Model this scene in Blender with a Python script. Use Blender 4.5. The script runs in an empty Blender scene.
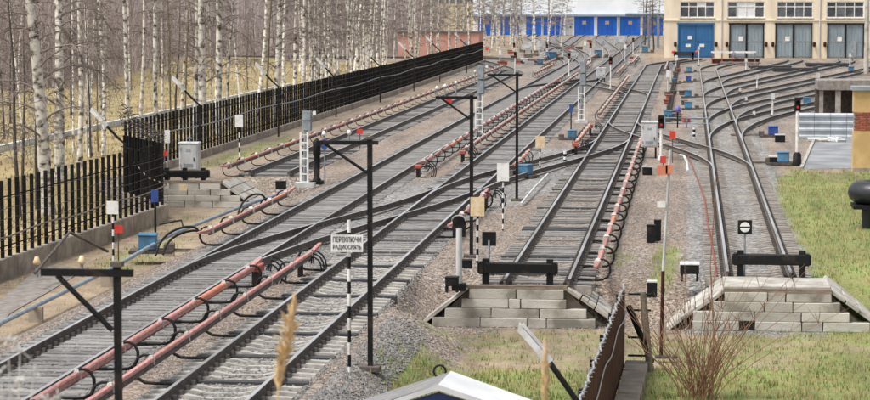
import bpy, bmesh, math, random
from math import sin, cos, pi, radians, sqrt, atan2
from mathutils import Vector, Matrix
random.seed(7)
SC = bpy.context.scene
COL = SC.collection

# ------------------------------------------------------------------ camera, sky, sun, exposure
F, HC = 2400.0, 6.93                      # focal length in photo pixels, camera height over the rail heads
PITCH = math.atan(202 / F)
YAW = math.atan(255 * cos(PITCH) / F)     # camera looks a little to the left of the tracks (tracks run along +Y)
cd = bpy.data.cameras.new('camera'); cam = bpy.data.objects.new('camera', cd); COL.objects.link(cam)
cam.location = (0, 0, HC); cam.rotation_euler = (pi / 2 - PITCH, 0, YAW)
cd.sensor_width = 36; cd.lens = 36 * F / 870; cd.clip_start = 0.5; cd.clip_end = 6000
cd.dof.use_dof = True; cd.dof.focus_distance = 80; cd.dof.aperture_fstop = 4.5
SC.camera = cam
w = bpy.data.worlds.new('World'); SC.world = w; w.use_nodes = True
nt = w.node_tree; bg = nt.nodes['Background']
sky = nt.nodes.new('ShaderNodeTexSky'); sky.sky_type = 'NISHITA'; sky.sun_disc = False
SUN_EL, SUN_AZ = radians(62), radians(235)     # azimuth clockwise from +Y: high, from the left and a little behind
sky.sun_elevation = SUN_EL; sky.sun_rotation = SUN_AZ
sky.air_density = 1.0; sky.dust_density = 3.0
hs = nt.nodes.new('ShaderNodeHueSaturation'); hs.inputs['Saturation'].default_value = 0.22   # overcast: a nearly white sky
nt.links.new(sky.outputs[0], hs.inputs['Color']); nt.links.new(hs.outputs[0], bg.inputs[0])
bg.inputs[1].default_value = 0.1
sd = bpy.data.lights.new('sun', 'SUN'); sun = bpy.data.objects.new('sun', sd); COL.objects.link(sun)
sd.energy = 1.5; sd.angle = radians(14); sd.color = (1, .97, .93)
sv = Vector((sin(SUN_AZ) * cos(SUN_EL), cos(SUN_AZ) * cos(SUN_EL), sin(SUN_EL)))
sun.rotation_euler = sv.to_track_quat('Z', 'Y').to_euler()
SC.view_settings.view_transform = 'Standard'; SC.view_settings.look = 'None'
SC.view_settings.exposure = 1.08; SC.view_settings.gamma = 1

GZ = -0.27          # yard level under the rail heads (rail heads are z = 0)
LOW = -1.2         # level of the lower ground in front of the dead-end walls
_f = Vector((-sin(YAW) * cos(PITCH), cos(YAW) * cos(PITCH), -sin(PITCH)))
_r = Vector((cos(YAW), sin(YAW), 0)); _u = _r.cross(_f)
def ray(px, py): return _f * F + _r * (px - 435) - _u * (py - 200)
def G(px, py, z=GZ):
    d = ray(px, py); t = (z - HC) / d.z
    return Vector((d.x * t, d.y * t, z))
def V(px, py, pt, z=GZ):
    """base point seen at (px,py) on level z, and the height of the thing whose top is seen at pt"""
    p = G(px, py, z); d = ray(px, pt); t = (p.x * _f.x + p.y * _f.y) / (d.x * _f.x + d.y * _f.y)
    return p, HC + d.z * t - z
def scale_at(p): return F / (p.x * _f.x + p.y * _f.y + (p.z - HC) * _f.z)     # photo pixels per metre
def smooth(a, b, x):
    t = max(0., min(1., (x - a) / (b - a))); return t * t * (3 - 2 * t)

# ------------------------------------------------------------------ materials
MATS = {}
def mat(name, c1, c2=None, scale=4., rough=.7, bump=0., metal=0., stretch=(1, 1, 1), c3=None, rnd=0., bscale=None, emit=0., lo=.35, hi=.65, detail=5., spec=None):
    if name in MATS: return MATS[name]
    m = bpy.data.materials.new(name); m.use_nodes = True; MATS[name] = m
    n = m.node_tree.nodes; l = m.node_tree.links; b = n['Principled BSDF']
    b.inputs['Roughness'].default_value = rough; b.inputs['Metallic'].default_value = metal
    if spec is not None: b.inputs['Specular IOR Level'].default_value = spec
    if c2 is None: c2 = tuple(x * .75 for x in c1)
    tc = n.new('ShaderNodeTexCoord'); mp = n.new('ShaderNodeMapping'); mp.inputs['Scale'].default_value = stretch
    l.new(tc.outputs['Object'], mp.inputs[0])
    oi = n.new('ShaderNodeObjectInfo'); ad = n.new('ShaderNodeVectorMath'); ad.operation = 'ADD'
    sc_ = n.new('ShaderNodeVectorMath'); sc_.operation = 'SCALE'; sc_.inputs[3].default_value = 37.
    cmb = n.new('ShaderNodeCombineXYZ')
    for i in range(3): l.new(oi.outputs['Random'], cmb.inputs[i])
    l.new(cmb.outputs[0], sc_.inputs[0]); l.new(mp.outputs[0], ad.inputs[0]); l.new(sc_.outputs[0], ad.inputs[1])
    nz = n.new('ShaderNodeTexNoise'); nz.inputs['Scale'].default_value = scale; nz.inputs['Detail'].default_value = detail
    l.new(ad.outputs[0], nz.inputs['Vector'])
    cr = n.new('ShaderNodeValToRGB'); e = cr.color_ramp.elements
    e[0].position = lo; e[1].position = hi; e[0].color = (*c2, 1); e[1].color = (*c1, 1)
    if c3: x = e.new((lo + hi) / 2); x.color = (*c3, 1)
    l.new(nz.outputs['Fac'], cr.inputs[0]); out = cr.outputs[0]
    if rnd:
        hv = n.new('ShaderNodeHueSaturation'); mr = n.new('ShaderNodeMapRange')
        mr.inputs[3].default_value = 1 - rnd; mr.inputs[4].default_value = 1 + rnd
        l.new(oi.outputs['Random'], mr.inputs[0]); l.new(mr.outputs[0], hv.inputs['Value']); l.new(out, hv.inputs['Color']); out = hv.outputs[0]
    l.new(out, b.inputs['Base Color'])
    if bump:
        nb = n.new('ShaderNodeTexNoise'); nb.inputs['Scale'].default_value = bscale or scale * 3; nb.inputs['Detail'].default_value = 4
        l.new(ad.outputs[0], nb.inputs['Vector'])
        bp = n.new('ShaderNodeBump'); bp.inputs['Strength'].default_value = bump; bp.inputs['Distance'].default_value = .02
        l.new(nb.outputs['Fac'], bp.inputs['Height']); l.new(bp.outputs[0], b.inputs['Normal'])
    if emit:
        b.inputs['Emission Color'].default_value = (*c1, 1); b.inputs['Emission Strength'].default_value = emit
    return m
M_STEEL = mat('rail_side_rust', (.13, .102, .083), (.055, .045, .039), 6, .8, .3)
M_FAST = mat('rail_fastening_iron', (.07, .056, .047), (.03, .026, .023), 6, .8)
M_RAILTOP = mat('rail_head_worn', (.5, .5, .51), (.27, .26, .25), 1.5, .4, 0, .5, (1, .1, 1))
M_RUSTTOP = mat('rail_head_rusty', (.26, .22, .19), (.13, .1, .085), 3, .6, 0, .2)
M_TIMBER = mat('sleeper_timber_grey', (.27, .262, .25), (.13, .12, .113), 5, .85, .6, 0, (.6, 6, 6), rnd=.3)
M_DARKTIMBER = mat('sleeper_timber_tarred', (.05, .048, .05), (.022, .022, .024), 5, .6, .5, 0, (.6, 6, 6), rnd=.25)
M_CONC = mat('sleeper_concrete', (.44, .415, .375), (.26, .24, .215), 4, .85, .4, rnd=.14)
M_CONCDUST = mat('sleeper_concrete_dusty', (.33, .30, .265), (.2, .175, .155), 4, .9, .5, rnd=.22)
M_BLOCK = mat('wall_block_concrete', (.47, .445, .39), (.22, .2, .165), 1.4, .9, .5, rnd=.14, bscale=25, c3=(.40, .37, .315), lo=.34, hi=.58, detail=10)
M_SLAB = mat('slab_concrete_pale', (.47, .445, .40), (.27, .25, .215), 2.5, .85, .4, rnd=.1, bscale=20)
M_PLINTH = mat('plinth_concrete_brown', (.34, .29, .235), (.2, .17, .135), 2., .9, .5, rnd=.15, bscale=20)
M_BLACK = mat('black_paint', (.007, .007, .0075), (.035, .024, .018), 4, .6, .2, spec=.25, lo=.3, hi=.45, detail=9)
M_FENCE = mat('fence_black_paint', (.005, .005, .006), (.016, .0145, .013), 3, .7, .2, rnd=.5, spec=.12)
M_PINK = mat('cover_pink_paint', (.53, .25, .222), (.29, .14, .12), 4.5, .65, .2, 0, (5, 1.2, 5), rnd=.2, detail=9)
M_SALMON = mat('cover_orange_paint', (.66, .25, .15), (.52, .17, .1), 2.5, .55, .2, rnd=.1)
M_REDBOX = mat('red_paint_box', (.42, .1, .06), (.24, .06, .04), 4, .55, .2, rnd=.1)
M_RED = mat('red_plate', (.66, .045, .03), (.5, .035, .025), 3, .5)
M_WHITE = mat('white_paint', (.78, .77, .74), (.52, .49, .44), 3, .55, .1, lo=.3, hi=.5, detail=9)
M_CREAM = mat('cream_board', (.72, .6, .4), (.62, .45, .24), 7, .6)
M_GREYP = mat('grey_paint', (.3, .33, .35), (.2, .22, .235), 4, .6)
M_LGREY = mat('light_grey_paint', (.58, .585, .58), (.36, .36, .35), 2.2, .6, .1, 0, (1, 1, .4), lo=.3, hi=.55, detail=9)
M_BLUE = mat('blue_paint', (.075, .22, .36), (.05, .12, .19), 3, .6, .1, rnd=.25, detail=9)
M_DBLUE = mat('dark_blue_paint', (.03, .09, .33), (.02, .05, .2), 3, .5)
M_INS = mat('insulator_offwhite', (.62, .58, .53), (.36, .32, .29), 9, .5)
M_RUBBER = mat('black_rubber', (.009, .0085, .0085), (.018, .016, .015), 5, .65, spec=.25)
M_PIPE = mat('pipe_galvanised', (.3, .36, .42), (.17, .2, .24), 5, .5, .15, .2)
M_BLACKPIPE = mat('pipe_lagging_black', (.022, .024, .027), (.012, .013, .014), 4, .4, .5, bscale=9)
M_LAMP = mat('red_signal_lens', (.85, .03, .03), (.85, .03, .03), 1, .3, emit=.25)
M_ASPH = mat('asphalt_wet', (.30, .305, .31), (.17, .172, .178), .7, .5, .3, bscale=60)
M_SHEET = mat('corrugated_zinc', (.5, .54, .57), (.38, .41, .44), 2, .5, .05, .25)
M_YELLOW = mat('plaster_yellow', (.62, .43, .2), (.5, .33, .14), 1.6, .85, .25, bscale=18)
M_BEIGE = mat('plaster_beige', (.82, .715, .555), (.60, .495, .36), .9, .85, .15, 0, (1, 1, .22), bscale=8, detail=9, lo=.28, hi=.56)
M_BRICK = mat('brick_red', (.36, .11, .065), (.22, .07, .045), 4, .9, .4, rnd=.15)
M_GATEGREY = mat('gate_grey_green', (.27, .335, .37), (.18, .225, .25), 1.2, .6, .05, 0, (1, 1, .3))
M_GATEBLUE = mat('gate_blue', (.028, .15, .34), (.02, .11, .27), 1.2, .55, .05, 0, (1, 1, .3))
M_DEPOTBLUE = mat('depot_gate_blue', (.015, .165, .72), (.012, .13, .58), .5, .5, 0, rnd=.12)
M_DEPOTWHITE = mat('depot_wall_white', (.86, .87, .88), (.76, .775, .79), .3, .7, .05)
M_GLASS = mat('window_glass', (.06, .065, .07), (.14, .15, .16), .8, .12, 0, rnd=.4)
M_BRIGHTGLASS = mat('window_blind_white', (.75, .76, .76), (.7, .7, .7), 1, .3)
M_ROOF = mat('roof_felt_grey', (.16, .16, .165), (.1, .1, .1), 2, .8, .2)
M_BARK = mat('birch_bark_white', (.70, .66, .585), (.055, .047, .04), 1.9, .85, .4, 0, (1.5, 1.5, 2.4), c3=(.43, .39, .335), lo=.36, hi=.55, rnd=.28, detail=8)
M_BARKDARK = mat('bark_dark', (.1, .085, .072), (.05, .042, .036), 5, .9, .5, 0, (3, 3, .8))
M_BARKOLIVE = mat('bark_olive', (.2, .165, .085), (.11, .09, .05), 4, .9, .4, 0, (3, 3, .8))
M_TWIG = mat('twig_brown', (.27, .225, .2), (.13, .105, .093), .8, .85)
M_THICKET = mat('thicket_twigs', (.50, .425, .40), (.30, .25, .235), .05, .9, detail=2)
M_THICKETPALE = mat('thicket_pale_trunks', (.46, .41, .35), (.26, .22, .18), .6, .9)
M_STEM = mat('bush_stem_red', (.31, .18, .105), (.2, .105, .06), 6, .7)
M_REED = mat('reed_straw', (.68, .5, .27), (.5, .34, .16), 8, .8)
M_WEED = mat('dry_weed_white', (.7, .69, .66), (.55, .53, .5), 8, .8)
M_WOOD = mat('weathered_plank', (.25, .2, .155), (.13, .105, .08), 4, .85, .5, 0, (1, 6, 6), rnd=.1)
M_BROWNFENCE = mat('fence_oxide_brown', (.075, .018, .013), (.04, .011, .009), 3, .6, .2, spec=.2)
M_WIRE = mat('galvanised_wire', (.5, .5, .5), (.3, .3, .3), 20, .45, 0, .4)
M_TARP = mat('tarp_white', (.66, .67, .67), (.54, .55, .55), 2, .5, .15)
M_TARPGREY = mat('tarp_grey_mottled', (.25, .245, .235), (.14, .135, .13), 4, .6, .2, 0, (1, 3, 1))  # mottled darker grey for the left roof slope, the right one is white
M_TARPBLUE = mat('tarp_blue', (.012, .04, .17), (.01, .03, .12), 2, .5, .1)
M_PINKWALL = mat('shed_pink_plaster', (.58, .32, .25), (.48, .24, .185), .6, .9, .1)
M_GRASSBLADE = mat('grass_blades', (.165, .25, .06), (.3, .28, .1), .9, .8, lo=.42, hi=.6, c3=(.15, .205, .055))
M_DRYBLADE = mat('dry_grass_blades', (.46, .36, .18), (.33, .25, .13), .8, .85)
M_STONES = mat('ballast_stones_grey', (.265, .255, .24), (.115, .11, .105), 9, .85, lo=.4, hi=.6)
M_STONESTAN = mat('ballast_stones_tan', (.32, .265, .226), (.15, .125, .107), 9, .85, lo=.4, hi=.6)
M_TEXT = mat('sign_lettering_grey', (.1, .1, .1), (.14, .14, .14), 5, .6)

# ------------------------------------------------------------------ mesh helpers
class MB:
    def __init__(s): s.v = []; s.f = []; s.mi = []; s.sm = []
    def add(s, vs, fs, mi=0, sm=False):
        o = len(s.v); s.v += [tuple(p) for p in vs]; s.f += [tuple(i + o for i in f) for f in fs]
        s.mi += [mi] * len(fs); s.sm += [sm] * len(fs); return s
    def box(s, c, d, rz=0., mi=0, taper=1., jit=0., tilt=None):
        x, y, z = d[0] / 2, d[1] / 2, d[2] / 2
        P = [(-x, -y, -z), (x, -y, -z), (x, y, -z), (-x, y, -z), (-x * taper, -y * taper, z), (x * taper, -y * taper, z), (x * taper, y * taper, z), (-x * taper, y * taper, z)]
        R = Matrix.Rotation(rz, 3, 'Z')
        if tilt is not None: R = R @ tilt
        vs = [R @ Vector((a + random.uniform(-jit, jit), b + random.uniform(-jit, jit), q + random.uniform(-jit, jit))) + Vector(c) for a, b, q in P]
        return s.add(vs, [(3, 2, 1, 0), (4, 5, 6, 7), (0, 1, 5, 4), (1, 2, 6, 5), (2, 3, 7, 6), (3, 0, 4, 7)], mi)
    def tube(s, pts, r, n=6, mi=0, cap=True, sm=True):
        pts = [Vector(p) for p in pts]; k = len(pts)
        rs = r if isinstance(r, (list, tuple)) else [r] * k
        vs = []; a = None
        for i, p in enumerate(pts):
            d = (pts[min(i + 1, k - 1)] - pts[max(i - 1, 0)])
            d = d.normalized() if d.length > 1e-9 else Vector((0, 0, 1))
            if a is None:
                a = d.cross(Vector((0, 0, 1)) if abs(d.z) < .95 else Vector((0, 1, 0))).normalized()
            else:
                a = (a - d * a.dot(d)); a = a.normalized() if a.length > 1e-6 else d.orthogonal().normalized()
            b = d.cross(a)
            for j in range(n):
                t = 2 * pi * j / n; vs.append(p + (a * cos(t) + b * sin(t)) * rs[i])
        fs = [(i * n + j, i * n + (j + 1) % n, (i + 1) * n + (j + 1) % n, (i + 1) * n + j) for i in range(k - 1) for j in range(n)]
        s.add(vs, fs, mi, sm)
        if cap: s.add([vs[j] for j in range(n)], [tuple(range(n - 1, -1, -1))], mi); s.add([vs[(k - 1) * n + j] for j in range(n)], [tuple(range(n))], mi)
        return s
    def lathe(s, c, prof, n=12, mi=0, sm=True):
        return s.tube([(c[0], c[1], c[2] + z) for r, z in prof], [r for r, z in prof], n, mi, True, sm)
    def prism(s, poly, axis, off, mi=0):
        """extrude a closed polygon of 3-D points along vector off"""
        n = len(poly); P = [Vector(p) for p in poly]; Q = [p + Vector(off) for p in P]
        return s.add(P + Q, [tuple(range(n - 1, -1, -1)), tuple(range(n, 2 * n))] + [(i, (i + 1) % n, n + (i + 1) % n, n + i) for i in range(n)], mi)
    def mesh(s, name, mats, off=(0, 0, 0)):
        me = bpy.data.meshes.new(name)
        ox, oy, oz = off
        me.from_pydata([(a - ox, b - oy, c - oz) for a, b, c in s.v] if (ox or oy or oz) else s.v, [], s.f)
        for m in (mats if isinstance(mats, (list, tuple)) else [mats]): me.materials.append(m)
        me.polygons.foreach_set('material_index', s.mi); me.polygons.foreach_set('use_smooth', s.sm)
        me.update(); return me
def link(name, me, parent=None, loc=(0, 0, 0), rz=0.):
    o = bpy.data.objects.new(name, me); COL.objects.link(o); o.location = loc; o.rotation_euler[2] = rz
    if parent is not None: o.parent = parent
    return o
def part(name, mb, m, parent, kind=None, label=None):
    """mb holds coordinates in the parent's own frame"""
    o = link(name, mb.mesh(name, m), parent)
    if kind: o['kind'] = kind
    if label: o['label'] = label
    return o
def tag(o, label=None, cat=None, group=None, kind=None):
    if label: o['label'] = label
    if cat: o['category'] = cat
    if group: o['group'] = group
    if kind: o['kind'] = kind
    return o
def thing(name, label, cat, loc=(0, 0, 0), rz=0., group=None):
    return tag(link(name, None, None, loc, rz), label, cat, group)
def solo(name, mb, m, label=None, cat=None, group=None, kind=None, loc=(0, 0, 0), rz=0.):
    return tag(link(name, mb.mesh(name, m), None, loc, rz), label, cat, group, kind)
def dup(root, loc, rz=None, label=None, scale=None, group=None):
    def cp(o, par):
        c = o.copy(); COL.objects.link(c)
        if par is not None: c.parent = par
        for ch in o.children: cp(ch, c)
        return c
    r = cp(root, None); r.location = loc
    if rz is not None: r.rotation_euler[2] = rz
    if scale is not None: r.scale = (scale,) * 3 if not isinstance(scale, tuple) else scale
    if label: r['label'] = label
    if group: r['group'] = group
    return r
def bevelled(d, b=.015, jit=0.):
    bm = bmesh.new(); bmesh.ops.create_cube(bm, size=1)
    for v in bm.verts: v.co = Vector((v.co.x * d[0], v.co.y * d[1], v.co.z * d[2]))
    if b: bmesh.ops.bevel(bm, geom=list(bm.edges), offset=b, segments=1, affect='EDGES')
    for v in bm.verts: v.co += Vector([random.uniform(-jit, jit) for _ in range(3)])
    mb = MB(); bm.verts.ensure_lookup_table(); mb.add([v.co[:] for v in bm.verts], [[v.index for v in f.verts] for f in bm.faces]); bm.free()
    return mb

# ------------------------------------------------------------------ terrain
XK, XD, XC, XR, XL = -12.22, -8.37, -3.71, 1.81, -16.8
WALL_Y = 58.8; WX_C = -4.2; WX_R = 2.2; LWALL_Y = 91.6; LX = -19.6
def ground_z(x, y):
    # lower ground in front of the two right-hand walls
    d = smooth(63.5, 58.6, y) * (smooth(-7.1, -6.4, x) * smooth(54.5, 57, y) + smooth(-6.7, -4.6, x) * smooth(57, 54.5, y))
    for xc in (WX_C, WX_R):
        if y > WALL_Y + .3 and abs(x - xc) < 2.4: d = min(d, smooth(1.0, 2.5, abs(x - xc)) if y < WALL_Y + 3.4 else d)
    if x > 3.6: d *= 1
    # lower ground on the left, in front of the left wall
    e = smooth(-14.0, -15.6, x) * (1 - smooth(LWALL_Y + .2, LWALL_Y + .5, y) if x < LX + 1.5 else smooth(LWALL_Y + 4.2, LWALL_Y + 2.8, y))
    z = GZ + (LOW - GZ) * max(d, e)
    if y > LWALL_Y + 2.5 or x > -14:
        for xc, ya, yb in ((XK, 0, 460), (XD, 0, 460), (XC, WALL_Y + .3, 250), (XR, WALL_Y + .3, 240), (XL, 93, 220)):
            if ya < y < yb and abs(x - xc) < 2: z = max(z, z + (.022 if xc == XD and y < 66 else .028 if xc in (XC, XR) and y < 130 else .052) * smooth(1.8, 1.35, abs(x - xc)))
    # the near bank below the camera
    z += 4.3 * smooth(24, 5, y) * smooth(-5.4, -3.9, x) * smooth(12, 6, x)
    # gentle swell of the far field on the left
    z += .15 * sin(x * .21 + y * .07) * smooth(-26, -34, x)
    return z

GRASS = [(4.7, 79, 1.6, 24, .95),   # patches of short grass: centre x, y, radius x, radius y, strength
    (9, 80, 5.2, 24, 1.), (6, 62, 3.0, 9, .9), (9.5, 50, 6, 9, .9), (6.5, 53, 4.5, 3.8, .95), (2.5, 48.5, 7.5, 4.6, 1.), (1.8, 54.5, 2.2, 1.2, .6), (.2, 53.5, 1.5, 2.5, .5), (-3.4, 48.3, 2.9, 4.2, 1.), (-3, 55.5, 3.5, 3.2, .42), (3.5, 56, 4.5, 2.8, .5), (-1.5, 54.6, 2.2, 2.2, .35), (-.6, 66, .5, 5, .6), (3, 41, 7, 4, .8),
    (-17.2, 74, 1.1, 6, .5), (-18, 84, 1.4, 4, .3), (-20.6, 112, .9, 14, .55), (-2.6, 133, .7, 6, .5), (-1.9, 66.5, .5, 2.5, .4), (4, 56.2, 3.5, .8, .35), (-5.4, 50.5, .9, 1.5, .6)]
def edge_x(y): return -50 - (y - 181) * .055 if y < 223 else -53 - (y - 223) * .126
def zone(x, y):
    rb = 0.   # grey ballast
    for xc, hw, y0, y1, a in ((-12.22, 1.35, 20, 470, 1.), (-8.37, 1.35, 20, 470, .7), (-3.71, 1.2, 60, 260, .30), (1.81, 1.75, 58, 260, .95), (-16.8, 1.2, 90, 240, .45)):
        if y0 < y < y1: rb = max(rb, a * smooth(hw + .45, hw - .25, abs(x - xc)))
    rb = max(rb, smooth(-4.9, -5.9, x) * smooth(-7.5, -6.6, x) * smooth(62, 52, y) * .42)      # grey shoulder lower middle
    rb = max(rb, .8 * smooth(.2, 1.2, x) * smooth(3.7, 3.0, x) * smooth(55, 60, y) * smooth(260, 240, y))
    if -14 < x < -2: rb = max(rb, .8 * smooth(-13.6, -12.6, x) * smooth(4, 2.4, abs(x + 12.2 - (y - 64) * .163)) * smooth(60, 66, y) * smooth(122, 112, y))
    if y > 100 and x > 3: rb = max(rb, .3)
    if y > 215 and -24 < x < -5: rb = max(rb, .5)
    g = 0.
    for cx, cy, rx, ry, a in GRASS:
        q = sqrt(((x - cx) / rx) ** 2 + ((y - cy) / ry) ** 2); g = max(g, a * smooth(1.25, .7, q))
    if x > 3.5 and y > 100: g *= smooth(107, 101, y)
    d = max(smooth(-5.6, -4.4, x) * smooth(61, 56, y), smooth(-14.6, -15.8, x) * smooth(92, 90, y) * .8, .5 * smooth(-15.5, -17, x) * smooth(-24, -22, x) , smooth(3.4, 4.2, x) * smooth(110, 100, y) * .8)
    if y > 255: d = max(d, .6 * smooth(255, 290, y))
    a = smooth(-22.4, -24, x)
    if y < 92: a = max(a, smooth(-19.6, -20.6, x))
    if y > 270: a *= smooth(-30, -60, x)
    if x < -24 and y > 150:
        fl = smooth(3, -3, x - edge_x(y)) if y > 178 else 0
        if y > 285: fl = max(fl, smooth(-26 - (y - 285) * .16, -30 - (y - 285) * .16, x))
        a *= 1 - fl; d = max(d, 2.2 * fl)
    return (rb, g, d, a)
def axis(segs):
    out = [segs[0][0]]
    for a, b, st in segs:
        n = max(1, round((b - a) / st))
        out += [a + (b - a) * (i + 1) / n for i in range(n)]
    return out
xs = axis([(-1600, -300, 130), (-300, -60, 12), (-60, -26, 2), (-26, 14, .4), (14, 60, 2), (60, 300, 12), (300, 1600, 130)])
ys = axis([(-60, 4, 4), (4, 34, 1.2), (34, 57, .4), (57, 64, .25), (64, 90, .45), (90, 94, .25), (94, 140, .5), (140, 300, 2), (300, 600, 10), (600, 3000, 150)])
gv = [(x, y, ground_z(x, y)) for y in ys for x in xs]
nx = len(xs)
gm = bpy.data.meshes.new('ground')
gm.from_pydata(gv, [], [(j * nx + i, j * nx + i + 1, (j + 1) * nx + i + 1, (j + 1) * nx + i) for j in range(len(ys) - 1) for i in range(nx - 1)])
gm.polygons.foreach_set('use_smooth', [True] * len(gm.polygons))
at = gm.color_attributes.new('cover', 'FLOAT_COLOR', 'POINT')
flat = []
for x, y, z in gv: flat += zone(x, y)
at.data.foreach_set('color', flat)
def ground_mat():
    m = bpy.data.materials.new('yard_ground'); m.use_nodes = True
    n = m.node_tree.nodes; l = m.node_tree.links; b = n['Principled BSDF']; b.inputs['Roughness'].default_value = .92
    tc = n.new('ShaderNodeTexCoord')
    def noise(s, d=4., r=.55):
        q = n.new('ShaderNodeTexNoise'); q.inputs['Scale'].default_value = s; q.inputs['Detail'].default_value = d; q.inputs['Roughness'].default_value = r
        l.new(tc.outputs['Object'], q.inputs['Vector']); return q.outputs['Fac']
    def ramp(fac, *st):
        q = n.new('ShaderNodeValToRGB'); e = q.color_ramp.elements
        e[0].position, e[0].color = st[0][0], (*st[0][1], 1); e[1].position, e[1].color = st[-1][0], (*st[-1][1], 1)
        for p, c in st[1:-1]: e.new(p).color = (*c, 1)
        l.new(fac, q.inputs[0]); return q.outputs[0]
    def mix(f, a, c, mode='MIX'):
        q = n.new('ShaderNodeMix'); q.data_type = 'RGBA'; q.blend_type = mode
        if isinstance(f, float): q.inputs[0].default_value = f
        else: l.new(f, q.inputs[0])
        l.new(a, q.inputs[6]); l.new(c, q.inputs[7]); return q.outputs[2]
    def math_(op, a, c):
        q = n.new('ShaderNodeMath'); q.operation = op; q.use_clamp = False
        for i, v in enumerate((a, c)):
            if isinstance(v, (int, float)): q.inputs[i].default_value = v
            else: l.new(v, q.inputs[i])
        return q.outputs[0]
    vo = n.new('ShaderNodeTexVoronoi'); vo.inputs['Scale'].default_value = 15; l.new(tc.outputs['Object'], vo.inputs['Vector'])
    sp = n.new('ShaderNodeSeparateColor'); l.new(vo.outputs['Color'], sp.inputs[0])
    tan = ramp(sp.outputs[0], (0., (.10, .082, .07)), (.35, (.195, .16, .134)), (.7, (.275, .225, .19)), (1., (.45, .39, .34)))
    grey = ramp(sp.outputs[0], (0., (.08, .077, .073)), (.35, (.17, .164, .156)), (.7, (.25, .242, .232)), (1., (.42, .415, .405)))
    big = noise(.35, 5); mid = noise(1.6, 6); fine = noise(9., 6, .7)
    tan = mix(math_('MULTIPLY', ramp(big, (.45, (0, 0, 0)), (.7, (1, 1, 1))), .5), tan, ramp(fine, (.3, (.2, .145, .105)), (.7, (.38, .28, .19))))
    grass = ramp(mid, (.3, (.26, .2, .1)), (.42, (.21, .215, .075)), (.58, (.17, .235, .06)), (.78, (.29, .285, .115)))
    grass = mix(.45, grass, ramp(fine, (.3, (.11, .115, .04)), (.55, (.25, .25, .09)), (.75, (.4, .35, .16))))
    dirt = ramp(mid, (.3, (.20, .145, .095)), (.5, (.315, .245, .165)), (.72, (.40, .32, .215)))
    dirt = mix(.35, dirt, ramp(fine, (.3, (.13, .1, .07)), (.7, (.42, .34, .24))))
    straw = ramp(noise(.12, 6, .6), (.32, (.22, .16, .085)), (.5, (.37, .285, .14)), (.68, (.44, .37, .2)))
    straw = mix(.3, straw, ramp(fine, (.3, (.16, .12, .06)), (.7, (.5, .4, .2))))
    straw = mix(math_('MULTIPLY', ramp(noise(.06, 4), (.45, (0, 0, 0)), (.62, (1, 1, 1))), .55), straw, ramp(mid, (.3, (.16, .145, .055)), (.7, (.27, .25, .09))))
    ca = n.new('ShaderNodeVertexColor'); ca.layer_name = 'cover'
    cs = n.new('ShaderNodeSeparateColor'); l.new(ca.outputs['Color'], cs.inputs[0])
    wob = noise(1.1, 7, .65)
    def mask(chan, amp=.9, soft=.12):
        s = math_('ADD', chan, math_('MULTIPLY', math_('SUBTRACT', wob, .5), amp))
        q = n.new('ShaderNodeMapRange'); q.interpolation_type = 'SMOOTHSTEP'
        q.inputs[1].default_value = .5 - soft; q.inputs[2].default_value = .5 + soft; l.new(s, q.inputs[0]); return q.outputs[0]
    c = mix(mask(cs.outputs[2], 1.0, .25), tan, dirt)
    c = mix(mask(cs.outputs[0], .7, .25), c, grey)
    c = mix(mask(ca.outputs['Alpha'], .4), c, straw)
    c = mix(mask(cs.outputs[1], 1.5, .3), c, grass)
    q = n.new('ShaderNodeMapRange'); q.inputs[1].default_value = 1.2; q.inputs[2].default_value = 1.9; l.new(cs.outputs[2], q.inputs[0])
    c = mix(q.outputs[0], c, ramp(fine, (.3, (.10, .078, .066)), (.7, (.22, .17, .14))))
    stm = n.new('ShaderNodeMapping'); stm.inputs['Scale'].default_value = (1.6, .1, 1); l.new(tc.outputs['Object'], stm.inputs[0])
    stn = n.new('ShaderNodeTexNoise'); stn.inputs['Scale'].default_value = 1.; stn.inputs['Detail'].default_value = 6; l.new(stm.outputs[0], stn.inputs['Vector'])
    c = mix(1., c, ramp(stn.outputs['Fac'], (.3, (.68, .655, .63)), (.5, (.98, .97, .96)), (.7, (1.1, 1.1, 1.1))), 'MULTIPLY')
    dust = ramp(noise(.18, 5), (.35, (.8, .8, .8)), (.65, (1.12, 1.1, 1.08)))
    c = mix(1., c, dust, 'MULTIPLY')
    l.new(c, b.inputs['Base Color'])
    hgt = math_('ADD', math_('MULTIPLY', vo.outputs['Distance'], -1.), math_('MULTIPLY', mid, .8))
    bp = n.new('ShaderNodeBump'); bp.inputs['Strength'].default_value = .8; bp.inputs['Distance'].default_value = .04
    l.new(hgt, bp.inputs['Height']); l.new(bp.outputs[0], b.inputs['Normal'])
    return m
gm.materials.append(ground_mat())
go = link('ground', gm); go['kind'] = 'structure'

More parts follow.
